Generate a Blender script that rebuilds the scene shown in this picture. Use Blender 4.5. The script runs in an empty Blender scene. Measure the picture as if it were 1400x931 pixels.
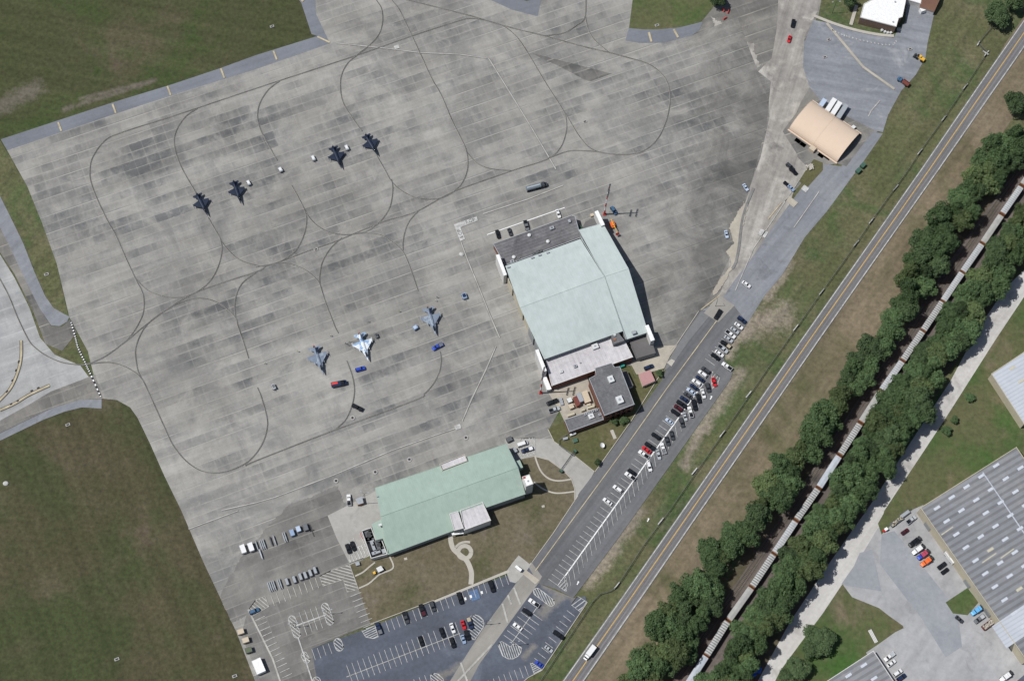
import bpy, math, random
from mathutils import Vector, Matrix
from mathutils.geometry import tessellate_polygon
random.seed(7)
R = math.radians
scene = bpy.context.scene
col = scene.collection

# ------------------------------------------------------------------ camera
FPX = 2449.0
TILT = R(21.75); ROLL = R(3.5); HGT = 808.0
Fw = Vector((0, math.sin(TILT), -math.cos(TILT)))
R0 = Vector((1, 0, 0)); U0 = Vector((0, math.cos(TILT), math.sin(TILT)))
Rt = math.cos(ROLL) * R0 + math.sin(ROLL) * U0
Up = -math.sin(ROLL) * R0 + math.cos(ROLL) * U0
CAM = Vector((0, -HGT * math.tan(TILT), HGT))

def W(px, py, z=0.0):
    """survey: map reference -> ground plan at height z"""
    d = Fw + (px - 700) / FPX * Rt + (465.5 - py) / FPX * Up
    t = (z - CAM.z) / d.z
    return CAM + t * d

def WL(pts, z=0.0):
    return [W(x, y, z) for x, y in pts]

def P(s, ox=0, oy=0, k=1.0):
    """parse 'x,y x,y' in sheet coordinates (offset and scale of the survey sheet)"""
    out = []
    for t in s.split():
        a, b = t.split(',')
        out.append((ox + float(a) / k, oy + float(b) / k))
    return out
K4 = 1398 / 350.0
def S(c, r, s):
    return P(s, 350 * c, (0, 233, 466, 698)[r], K4)

cd = bpy.data.cameras.new('camera'); cam = bpy.data.objects.new('camera', cd); col.objects.link(cam)
m = Matrix((Rt, Up, -Fw)).transposed().to_4x4(); m.translation = CAM
cam.matrix_world = m
cd.sensor_width = 36; cd.lens = 36 * FPX / 1400; cd.clip_start = 1; cd.clip_end = 8000
scene.camera = cam

# ------------------------------------------------------------------ light
SUN_EL = R(61.5); TRAVEL = R(7)          # shadows travel towards +x, slightly +y
w = bpy.data.worlds.new('World'); scene.world = w; w.use_nodes = True
nt = w.node_tree
sky = nt.nodes.new('ShaderNodeTexSky'); sky.sky_type = 'NISHITA'; sky.sun_disc = False
sky.sun_elevation = SUN_EL
sky.sun_rotation = math.atan2(-math.cos(TRAVEL), -math.sin(TRAVEL))
sky.altitude = 10; sky.air_density = 1.0; sky.dust_density = 1.5
bg = nt.nodes['Background']; bg.inputs['Strength'].default_value = 0.068
nt.links.new(sky.outputs[0], bg.inputs[0])
ld = bpy.data.lights.new('sun', 'SUN'); ld.energy = 4.0; ld.angle = R(0.5); ld.color = (1, 0.982, 0.955)
sun = bpy.data.objects.new('sun', ld); col.objects.link(sun)
dirv = Vector((math.cos(TRAVEL) * math.cos(SUN_EL), math.sin(TRAVEL) * math.cos(SUN_EL), -math.sin(SUN_EL)))
sun.rotation_euler = dirv.to_track_quat('-Z', 'Y').to_euler()
sun.location = (0, 0, 300)
vs = scene.view_settings
vs.view_transform = 'Standard'; vs.look = 'None'; vs.exposure = -0.06; vs.gamma = 1.0; vs.use_curve_mapping = False
scene.cycles.max_bounces = 5; scene.cycles.diffuse_bounces = 3; scene.cycles.glossy_bounces = 2
scene.cycles.use_denoising = True

# ------------------------------------------------------------------ materials
ROWA = W(451, 60) - W(10, 206)
ROW = math.atan2(ROWA.y, ROWA.x)         # direction of the concrete lanes on the apron

class N:
    def __init__(s, name):
        s.m = bpy.data.materials.new(name); s.m.use_nodes = True
        s.t = s.m.node_tree; s.b = s.t.nodes['Principled BSDF']
        s.b.inputs['Specular IOR Level'].default_value = 0.25
        s.pos = s.t.nodes.new('ShaderNodeNewGeometry').outputs['Position']
    def n(s, typ, ins=None, **props):
        o = s.t.nodes.new('ShaderNode' + typ)
        for k, v in props.items(): setattr(o, k, v)
        for k, v in (ins or {}).items():
            if hasattr(v, 'is_output') or isinstance(v, bpy.types.NodeSocket): s.t.links.new(v, o.inputs[k])
            else: o.inputs[k].default_value = v
        return o
    def mapped(s, ang=0.0, sc=(1, 1, 1), src=None, loc=(0, 0, 0)):
        r = s.n('Mapping', {'Vector': src or s.pos, 'Rotation': (0, 0, -ang)}).outputs[0]
        return s.n('Mapping', {'Vector': r, 'Scale': sc, 'Location': loc}).outputs[0]
    def noise(s, scale, detail=4, rough=0.55, vec=None, dist=0.0):
        return s.n('TexNoise', {'Vector': vec or s.pos, 'Scale': scale, 'Detail': detail, 'Roughness': rough, 'Distortion': dist}).outputs['Fac']
    def rng(s, v, a, b, c=0.0, d=1.0):
        return s.n('MapRange', {0: v, 1: a, 2: b, 3: c, 4: d}).outputs[0]
    def mth(s, op, a, b=0.0):
        return s.n('Math', {0: a, 1: b}, operation=op).outputs[0]
    def mix(s, f, a, b, mode='MIX'):
        o = s.t.nodes.new('ShaderNodeMix'); o.data_type = 'RGBA'; o.blend_type = mode
        for i, v in ((0, f), (6, a), (7, b)):
            if isinstance(v, bpy.types.NodeSocket): s.t.links.new(v, o.inputs[i])
            elif i == 0: o.inputs[i].default_value = v
            else: o.inputs[i].default_value = (*v, 1) if len(v) == 3 else v
        return o.outputs[2]
    def mul(s, c, v):
        """multiply a colour by a scalar"""
        g = s.n('CombineColor', {0: v, 1: v, 2: v}).outputs[0]
        return s.mix(1.0, c, g, 'MULTIPLY')
    def done(s, c, rough=0.85, bump=None, bs=0.3, bd=0.1):
        if isinstance(c, bpy.types.NodeSocket): s.t.links.new(c, s.b.inputs['Base Color'])
        else: s.b.inputs['Base Color'].default_value = (*c, 1)
        s.b.inputs['Roughness'].default_value = rough
        if bump is not None:
            b = s.n('Bump', {'Height': bump, 'Strength': bs, 'Distance': bd})
            s.t.links.new(b.outputs[0], s.b.inputs['Normal'])
        return s.m

def plain(name, c, rough=0.5, metal=0.0, var=0.08, sc=1.5):
    k = N(name); f = k.noise(sc, 3)
    k.b.inputs['Metallic'].default_value = metal
    return k.done(k.mul(k.mix(0, c, c), k.rng(f, .3, .7, 1 - var, 1 + var)), rough)

def surf(name, c1, c2, scale=.03, fine=.4, famt=.15, c3=None, s3=.08, t3=(.55, .7), streak=None, rough=.9, c4=None, s4=.02, t4=(.55, .68), rib=None, bump=0.0, bares=(), bcol=(.30, .255, .205)):
    k = N(name)
    c = k.mix(k.rng(k.noise(scale, 5, .6), .36, .64), c1, c2)
    if c3: c = k.mix(k.rng(k.noise(s3, 5, .65, dist=.6), *t3), c, c3)
    if c4: c = k.mix(k.rng(k.noise(s4, 6, .7, dist=.4), *t4), c, c4)
    for pa, pb, rad in bares:
        A = W(*pa); D = W(*pb) - A
        q = k.n('VectorMath', {0: k.pos, 1: tuple(A)}, operation='SUBTRACT').outputs[0]
        t = k.n('VectorMath', {0: q, 1: tuple(D / D.length_squared)}, operation='DOT_PRODUCT').outputs['Value']
        t = k.n('Clamp', {0: t}).outputs[0]
        pr = k.n('VectorMath', {0: tuple(D), 'Scale': t}, operation='SCALE').outputs[0]
        ds = k.n('VectorMath', {0: q, 1: pr}, operation='DISTANCE').outputs['Value']
        ds = k.mth('ADD', ds, k.mth('MULTIPLY', k.mth('SUBTRACT', k.noise(.16, 6, .78), .5), rad * 3.6))
        ds = k.mth('ADD', ds, k.mth('MULTIPLY', k.mth('SUBTRACT', k.noise(.7, 4, .75), .5), rad * 1.5))
        c = k.mix(k.rng(ds, rad * .2, rad * 1.4, .8, 0), c, k.mix(k.noise(.5, 4, .7), tuple(x * .75 for x in bcol), bcol))
    if streak:
        ang, sx, sy, amt = streak
        c = k.mul(c, k.rng(k.noise(1.0, 4, .6, k.mapped(ang, (sx, sy, 1))), .3, .7, 1 - amt, 1 + amt))
    fz = k.noise(fine, 5, .7)
    c = k.mul(c, k.rng(fz, .3, .7, 1 - famt, 1 + famt))
    if rib:
        ang, period, amt, width = rib
        x = k.n('SeparateXYZ', {0: k.mapped(ang, (1 / period, 1, 1))}).outputs[0]
        fr = k.mth('FRACT', x)
        st = k.mth('LESS_THAN', fr, width)
        c = k.mul(c, k.rng(st, 0, 1, 1, 1 - amt))
    return k.done(c, rough, fz if bump else None, bump, .3)

def apron_mat(name, base, dark, light, lane=4.7, slab=6.4, dirt=1.0, worn=None):
    """poured concrete slabs in long lanes: every slab has weathered its own way, pale joint sealant, dark run stains"""
    k = N(name)
    wob = k.n('VectorMath', {0: k.n('VectorMath', {0: k.n('TexNoise', {'Vector': k.pos, 'Scale': .45, 'Detail': 5}).outputs['Color'], 1: (.5, .5, .5)}, operation='SUBTRACT').outputs[0], 1: (2.4, 2.0, 0)}, operation='MULTIPLY').outputs[0]
    v = k.mapped(ROW, (1, 1, 1), k.n('VectorMath', {0: k.pos, 1: wob}, operation='ADD').outputs[0])
    cell = k.n('VectorMath', {0: v, 1: (slab, lane, 1)}, operation='SNAP').outputs[0]
    lanev = k.n('VectorMath', {0: v, 1: (10000, lane, 1)}, operation='SNAP').outputs[0]
    xy = k.n('SeparateXYZ', {0: k.mapped(ROW)}).outputs
    fx = k.mth('FRACT', k.mth('DIVIDE', xy[0], slab)); fy = k.mth('FRACT', k.mth('DIVIDE', xy[1], lane))
    wn = k.n('TexWhiteNoise', {'Vector': cell}).outputs[0]
    wl = k.n('TexWhiteNoise', {'Vector': lanev}).outputs[0]
    xs = k.n('VectorMath', {0: k.mapped(ROW, (1, 0, 0)), 1: k.n('VectorMath', {0: lanev, 1: (0, 1, 0)}, operation='MULTIPLY').outputs[0]}, operation='ADD').outputs[0]
    band = k.noise(1.0, 5, .62, k.n('VectorMath', {0: xs, 1: (.034, .37, 0)}, operation='MULTIPLY').outputs[0])     # stain runs along one lane
    coh = k.noise(.028, 4, .62, k.n('VectorMath', {0: cell, 1: (1, 1.5, 0)}, operation='MULTIPLY').outputs[0])   # neighbouring slabs alike
    d = k.mth('ADD', k.mth('MULTIPLY', k.rng(coh, .43, .70), .44), k.mth('MULTIPLY', k.rng(band, .40, .68), .86))
    d = k.mth('ADD', d, k.mth('MULTIPLY', k.mth('SUBTRACT', wn, .60), .17))
    d = k.mth('ADD', d, k.mth('MULTIPLY', k.mth('SUBTRACT', wl, .5), .16))
    # run-off collects against the upper joint of each lane
    d = k.mth('MULTIPLY', d, k.rng(k.mth('ADD', fy, k.mth('MULTIPLY', k.mth('SUBTRACT', wl, .5), .5)), .0, .95, .72, 1.12))
    d = k.mth('MULTIPLY', d, k.rng(k.noise(.09, 5, .7), .30, .62, .25, 1.35))
    d = k.mth('MULTIPLY', d, k.rng(k.noise(.0085, 5, .6), .36, .60, .45, 1.25))
    edge = k.mth('MULTIPLY', k.rng(k.mth('ABSOLUTE', k.mth('SUBTRACT', fx, .5)), .38, .5, 1, .72), k.rng(k.mth('ABSOLUTE', k.mth('SUBTRACT', fy, .5)), .40, .5, 1, .5))
    d = k.mth('MULTIPLY', k.mth('MULTIPLY', d, edge), dirt)
    c = k.mix(k.rng(d, 0, 1), base, dark)
    c = k.mix(k.rng(k.noise(.025, 5, .65, dist=.5), .50, .74, 0, .6), c, light)
    st = k.noise(1.0, 5, .62, k.mapped(ROW, (.014, .17, 1)))
    c = k.mul(c, k.rng(st, .3, .7, .80, 1.13))
    # broad weathering clouds and old fuel stains
    c = k.mul(c, k.rng(k.noise(.016, 6, .66, dist=.8), .34, .66, 1.08, .72))
    c = k.mix(k.rng(k.noise(.026, 7, .72, dist=1.4), .50, .70, 0, .62), c, dark)
    c = k.mix(k.rng(k.noise(.055, 6, .75, loc_vec(k), dist=1.0), .54, .70, 0, .45), c, light)
    st2 = k.noise(1.0, 4, .65, k.mapped(ROW + 1.57, (.03, .35, 1)))
    c = k.mul(c, k.rng(st2, .35, .75, 1.04, .94))
    # joints: some resealed pale, some dark with dirt
    brk = k.rng(k.noise(.045, 4, .62), .44, .62, 0, 1); brk2 = k.rng(k.noise(.03, 4, .62, loc_vec(k)), .46, .64, 0, 1)
    jy = k.rng(k.mth('ABSOLUTE', k.mth('SUBTRACT', fy, .5)), .455, .49)
    jx = k.rng(k.mth('ABSOLUTE', k.mth('SUBTRACT', fx, .5)), .465, .495)
    c = k.mix(k.mth('MULTIPLY', jy, k.mth('MULTIPLY', brk, .50)), c, light)
    c = k.mix(k.mth('MULTIPLY', jx, k.mth('MULTIPLY', brk, .20)), c, light)
    y2 = k.mth('FRACT', k.mth('DIVIDE', xy[1], lane * 2))
    j3 = k.rng(k.mth('ABSOLUTE', k.mth('SUBTRACT', y2, .53)), .035, .012)
    c = k.mix(k.mth('MULTIPLY', j3, k.mth('MULTIPLY', brk2, .62)), c, dark)
    j4 = k.rng(k.mth('ABSOLUTE', k.mth('SUBTRACT', y2, .485)), .03, .012)
    c = k.mix(k.mth('MULTIPLY', j4, k.mth('MULTIPLY', brk2, .8)), c, light)
    # rubber and oil spots
    c = k.mix(k.rng(k.noise(.11, 6, .75, dist=1.0), .64, .82, 0, .5), c, dark)
    if worn:
        # old traffic grime beside the lane, thinning out across the apron
        p0, p1, wd = worn; t = (p1 - p0).normalized(); nn = Vector((-t.y, t.x))
        q = k.n('VectorMath', {0: k.pos, 1: (p0.x, p0.y, 0)}, operation='SUBTRACT').outputs[0]
        dd = k.n('VectorMath', {0: q, 1: (nn.x, nn.y, 0)}, operation='DOT_PRODUCT').outputs['Value']
        dd = k.mth('ADD', k.mth('ABSOLUTE', dd), k.mth('MULTIPLY', k.mth('SUBTRACT', k.noise(.045, 7, .75, dist=.8), .5), 120))
        c = k.mul(c, k.rng(dd, 2, wd, .52, 1))
    fz = k.noise(.9, 4, .7)
    c = k.mul(c, k.rng(fz, .3, .7, .94, 1.06))
    return k.done(c, .9)
def loc_vec(k): return k.n('VectorMath', {0: k.pos, 1: (311, -120, 7)}, operation='ADD').outputs[0]

M = {}
M['apron'] = apron_mat('apron_concrete', (.335, .325, .298), (.145, .147, .146), (.395, .382, .346), worn=(W(1054, 112), W(985, 378), 44))
M['apron_old'] = apron_mat('old_concrete', (.235, .225, .205), (.115, .114, .11), (.36, .335, .295), 6, 6, 1.25)
M['taxi'] = apron_mat('taxiway_concrete', (.40, .40, .39), (.27, .275, .28), (.46, .455, .44), 7, 7, .55)
M['lotconc'] = apron_mat('parking_concrete', (.235, .227, .208), (.135, .131, .125), (.31, .298, .272), 5, 6.2, 1.1)
M['newconc'] = surf('driveway_concrete', (.38, .37, .34), (.32, .31, .285), .06, .5, .08, (.24, .235, .225), .1, (.6, .8))
M['tanconc'] = surf('tan_concrete', (.43, .39, .32), (.34, .31, .26), .07, .4, .1)
M['sidewalk'] = surf('sidewalk_concrete', (.46, .43, .37), (.40, .375, .33), .1, .8, .08)
M['dirtroad'] = surf('crushed_stone', (.52, .505, .48), (.44, .425, .40), .03, .5, .09, (.30, .285, .265), .05, (.56, .72), streak=(R(56), .02, .35, .08))
M['yard'] = surf('yard_concrete', (.37, .37, .37), (.30, .30, .305), .04, .35, .11, (.235, .235, .24), .09, (.56, .74), (R(57), .015, .12, .12))
M['yard_blue'] = surf('yard_asphalt', (.255, .27, .29), (.30, .31, .325), .05, .4, .08)
M['lanepave'] = surf('lane_concrete', (.33, .31, .28), (.235, .222, .205), .05, .3, .16, (.43, .405, .36), .06, (.54, .70), (R(75), .02, .3, .22), c4=(.165, .158, .15), s4=.045, t4=(.56, .70), bares=[((978, 25), (1034, 84), 2.4), ((1040, 95), (1052, 112), 2.0), ((1050, 120), (1036, 230), 1.8), ((1060, 250), (1020, 345), 2.5)], bcol=(.47, .44, .40))
M['shoulder'] = surf('shoulder_asphalt', (.195, .21, .235), (.155, .165, .185), .02, .5, .08, streak=(ROW, .012, .3, .1))
M['road'] = surf('road_asphalt', (.122, .124, .131), (.148, .149, .154), .03, .5, .11, (.165, .163, .16), .05, (.60, .74), (R(56), .008, .42, .16), c4=(.075, .075, .077), s4=.3, t4=(.68, .80))
M['highway'] = surf('highway_asphalt', (.162, .157, .162), (.19, .183, .185), .02, .7, .10, (.145, .14, .142), .04, (.58, .7), (R(55.5), .006, .7, .17), c4=(.10, .098, .10), s4=.3, t4=(.70, .82))
M['lotgrey'] = surf('grey_asphalt', (.235, .245, .265), (.185, .195, .215), .04, .5, .12, (.33, .335, .345), .06, (.58, .74), (R(-8), .03, .3, .16))
M['perim'] = surf('perimeter_asphalt', (.195, .205, .225), (.235, .243, .258), .03, .5, .1, (.14, .145, .155), .07, (.58, .72), (R(52), .015, .3, .15))
M['lotblue'] = surf('blue_asphalt', (.076, .085, .106), (.106, .120, .150), .022, .5, .14, (.19, .21, .25), .035, (.56, .78), (R(20), .02, .12, .12), c4=(.055, .058, .068), s4=.35, t4=(.66, .78), bares=[((717, 897), (729, 884), 1.5), ((742, 838), (775, 806), 2.6), ((745, 800), (782, 816), 1.8), ((640, 905), (600, 925), 1.6)], bcol=(.24, .225, .20))
M['wornconc'] = surf('worn_concrete_strip', (.30, .285, .255), (.25, .238, .215), .05, .4, .1, streak=(R(54), .01, .2, .12))
GR = dict(rough=1.0, bump=.6)
M['field'] = surf('field_grass', (.062, .061, .030), (.084, .072, .043), .016, .45, .34, (.112, .090, .062), .03, (.50, .68), (R(-62), .006, .16, .16), c4=(.052, .063, .026), s4=.014, t4=(.44, .60), **GR)
M['field2'] = surf('field_grass_north', (.053, .062, .026), (.072, .071, .036), .014, .45, .32, (.098, .082, .054), .022, (.52, .70), (R(-8), .006, .16, .16), c4=(.040, .069, .019), s4=.014, t4=(.48, .66), bares=[((88, 150), (210, 111), 1.6), ((-10, 152), (48, 122), 5.0), ((110, 135), (205, 112), 1.2)], bcol=(.155, .135, .11), **GR)
M['verge'] = surf('verge_grass', (.090, .098, .044), (.132, .122, .070), .03, .5, .36, (.062, .094, .035), .03, (.47, .62), (R(56), .02, .2, .18), c4=(.17, .145, .105), s4=.03, t4=(.58, .74), bares=[((1078, 362), (1046, 408), 3.0), ((1066, 432), (1020, 446), 7.5), ((1016, 452), (996, 484), 3.0), ((1010, 512), (962, 582), 3.6), ((958, 588), (935, 636), 2.6), ((875, 700), (806, 796), 3.2), ((1120, 250), (1105, 300), 2.5)], **GR)
M['vergedry'] = surf('dry_grass', (.145, .120, .076), (.195, .158, .108), .02, .4, .26, (.092, .093, .046), .022, (.50, .68), (R(56), .015, .2, .2), c4=(.21, .17, .125), s4=.025, t4=(.58, .74), **GR)
M['lawn'] = surf('lawn_grass', (.120, .104, .064), (.150, .128, .088), .04, .5, .28, (.080, .083, .040), .05, (.5, .68), c4=(.175, .15, .125), s4=.06, t4=(.58, .76), **GR)
M['lawn2'] = surf('lawn_grass_green', (.108, .102, .050), (.090, .094, .040), .05, .5, .24, (.14, .122, .07), .08, (.54, .7), **GR)
M['ugrass'] = surf('bright_grass', (.072, .096, .038), (.112, .108, .055), .03, .4, .26, (.165, .135, .09), .035, (.55, .7), c4=(.050, .105, .026), s4=.025, t4=(.52, .68), **GR)
M['bare'] = surf('bare_sand', (.30, .255, .21), (.22, .185, .145), .08, .6, .2, (.10, .10, .05), .09, (.55, .68), **GR)
M['ballast'] = surf('ballast_gravel', (.105, .088, .078), (.15, .127, .113), .08, 1.2, .2, (.07, .064, .061), .05, (.55, .7), (R(55.5), .02, 1.1, .16))
M['soil'] = surf('woodland_soil', (.115, .092, .066), (.075, .068, .04), .06, .6, .2)
M['white'] = plain('white_paint', (.78, .78, .76), .6, var=.12)
M['oldwhite'] = plain('worn_white_paint', (.43, .43, .41), .8, var=.3, sc=.6)
M['faint'] = plain('faded_paint', (.385, .375, .345), .85, var=.25, sc=.3)
M['yellow'] = plain('yellow_paint', (.50, .335, .10), .7, var=.15)
M['oldyellow'] = plain('faded_yellow_paint', (.44, .375, .25), .8, var=.25, sc=.3)
M['darkline'] = plain('dark_line_paint', (.115, .113, .106), .8, var=.35, sc=.12)
M['wornasphalt'] = surf('worn_grey_asphalt', (.165, .167, .17), (.19, .19, .19), .05, .5, .1)
M['collar'] = plain('inlet_concrete', (.36, .35, .33), .9, var=.2)
M['wheeltrack'] = surf('worn_wheel_track', (.138, .134, .138), (.158, .153, .156), .05, .7, .1)
M['drainedge'] = plain('drain_edge_grime', (.19, .188, .18), .9, var=.35, sc=.2)
M['blackline'] = plain('black_line_paint', (.04, .04, .042), .8)
M['blueline'] = plain('blue_bay_paint', (.10, .16, .28), .8, var=.2)
M['letters'] = plain('letter_paint', (.05, .05, .05), .8)
M['glass'] = plain('vehicle_glass', (.012, .014, .018), .12)
M['tyre'] = plain('tyre_rubber', (.018, .018, .018), .9)
M['steel'] = plain('galvanised_steel', (.34, .35, .36), .45, .4)
M['darksteel'] = plain('dark_steel', (.05, .052, .055), .55, .3)
M['mast_red'] = plain('mast_red', (.42, .035, .03), .6)
M['fence'] = plain('fence_wire', (.12, .125, .12), .6)
M['mint'] = surf('mint_roof_metal', (.475, .535, .515), (.445, .50, .485), .03, .3, .04, (.40, .445, .43), .05, (.58, .78), streak=(ROW + 1.57, .03, .45, .06), rib=(ROW, 1.2, .06, .12), rough=.55, c4=(.36, .365, .33), s4=.16, t4=(.70, .82))
M['mintedge'] = plain('mint_trim', (.42, .47, .455), .6)
M['green'] = surf('green_roof_metal', (.325, .415, .355), (.30, .385, .332), .03, .3, .04, (.275, .345, .30), .05, (.58, .78), streak=(ROW + 1.57, .03, .45, .06), rib=(ROW, 1.0, .06, .12), rough=.55, c4=(.27, .31, .26), s4=.16, t4=(.70, .82))
M['greenedge'] = plain('green_trim', (.28, .36, .31), .6)
M['gravelroof'] = surf('ribbed_grey_roof', (.125, .122, .128), (.185, .18, .184), .08, .6, .2, (.095, .093, .098), .1, (.54, .7), rib=(ROW + 1.5708, 1.6, .24, .22), streak=(ROW, .03, .5, .12))
M['whiteroof'] = surf('membrane_roof', (.58, .56, .57), (.47, .45, .46), .08, .5, .12, (.36, .345, .34), .12, (.58, .74), rib=(ROW, 1.9, .13, .10), streak=(ROW + 1.57, .05, .6, .10))
M['shingle'] = surf('dark_tile_roof', (.165, .165, .17), (.125, .125, .13), .1, .8, .22, rib=(ROW + 1.5708, 1.1, .10, .2), streak=(ROW + 1.57, .5, .9, .14), c4=(.22, .22, .22), s4=.25, t4=(.62, .72))
M['darkroof'] = surf('bitumen_roof', (.125, .12, .118), (.145, .14, .137), .08, .5, .06)
M['brick'] = surf('red_brick', (.21, .095, .065), (.16, .075, .055), .2, 1.2, .15)
M['brownwall'] = surf('brown_brick', (.20, .135, .10), (.16, .11, .085), .2, 1.0, .12)
M['beigewall'] = surf('beige_panel_wall', (.50, .45, .34), (.44, .40, .30), .1, .6, .07)
M['greywall'] = surf('grey_panel_wall', (.28, .29, .29), (.24, .25, .25), .1, .6, .08)
M['whitewall'] = surf('white_panel_wall', (.62, .61, .58), (.56, .55, .53), .1, .6, .05)
M['whsteel'] = surf('warehouse_roof', (.205, .212, .226), (.255, .26, .27), .03, .3, .10, (.30, .285, .26), .06, (.62, .78), rib=(R(-56.5), 2.9, .26, .42), streak=(R(33), .02, .3, .07), rough=.6)
M['whsilver'] = surf('silver_roof', (.50, .53, .57), (.44, .47, .51), .03, .3, .05, rib=(R(-56.5), 1.8, .12, .3), rough=.5)
M['tanfab'] = surf('tan_fabric', (.64, .505, .39), (.60, .475, .365), .05, .4, .03, rib=(R(-35), 4.2, .015, .1), rough=.8)
M['pinkroof'] = surf('pink_roof', (.46, .26, .25), (.41, .235, .225), .2, .8, .08, rib=(R(-60), .7, .1, .3))
M['brownroof'] = surf('brown_roof', (.19, .105, .07), (.155, .085, .06), .2, .8, .12)
M['skylight'] = plain('skylight_panel', (.53, .565, .61), .35)
M['oldskylight'] = plain('yellowed_skylight', (.50, .47, .36), .6)
M['ac'] = plain('unit_white', (.60, .61, .60), .5)
M['acdark'] = plain('unit_dark', (.10, .105, .11), .6)
M['acgrey'] = plain('unit_grey', (.32, .34, .36), .55)
M['rust'] = plain('rusty_steel', (.30, .125, .06), .9, var=.3, sc=.8)
M['rustdark'] = plain('oxide_red', (.17, .055, .045), .85, var=.2)
M['orange'] = plain('orange_paint', (.75, .16, .04), .45)
M['yellowp'] = plain('yellow_enamel', (.72, .42, .05), .45)
M['beige'] = plain('beige_box_paint', (.52, .44, .33), .6)
M['olive'] = plain('olive_box_paint', (.10, .125, .075), .6)
M['dumpgreen'] = plain('bin_green', (.055, .12, .085), .6)
M['teal'] = plain('teal_bin', (.03, .25, .20), .6)
M['tarp'] = plain('blue_tarp', (.02, .10, .50), .6)
M['skin'] = plain('skin', (.38, .22, .15), .6)
M['hivis'] = plain('yellow_vest', (.52, .56, .10), .7)
M['overall'] = plain('dark_overall', (.04, .045, .05), .8)
M['jetgrey'] = surf('jet_grey_camo', (.20, .245, .31), (.155, .19, .25), .35, 1.2, .05, (.28, .32, .37), .3, (.55, .6), rough=.5)
M['jetblue'] = surf('jet_blue_camo', (.30, .43, .60), (.20, .33, .52), .5, 1.2, .05, (.68, .71, .73), .28, (.47, .5), rough=.5)
M['jetnavy'] = plain('jet_navy', (.017, .026, .048), .45, var=.15, sc=.5)
M['nozzle'] = plain('jet_nozzle', (.045, .045, .05), .4, .7)
M['redtip'] = plain('red_fin_paint', (.55, .06, .05), .5)
PAINT = {
 'white': (.74, .74, .73), 'silver': (.42, .44, .46), 'grey': (.15, .16, .17), 'dark grey': (.055, .06, .068), 'black': (.012, .014, .018),
 'navy': (.018, .032, .075), 'blue': (.03, .07, .42), 'light blue': (.27, .36, .50), 'sky blue': (.14, .42, .72), 'red': (.55, .022, .03), 'maroon': (.075, .014, .022),
 'tan': (.42, .36, .26), 'orange': (.78, .16, .04), 'steel blue': (.06, .13, .22), 'pale blue': (.45, .53, .65), 'crimson': (.42, .07, .12)}
def paint(c):
    key = 'paint_' + c
    if key not in M: M[key] = plain(c.replace(' ', '_') + '_car_paint', PAINT[c], .32, .05, .04)
    return M[key]

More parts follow.
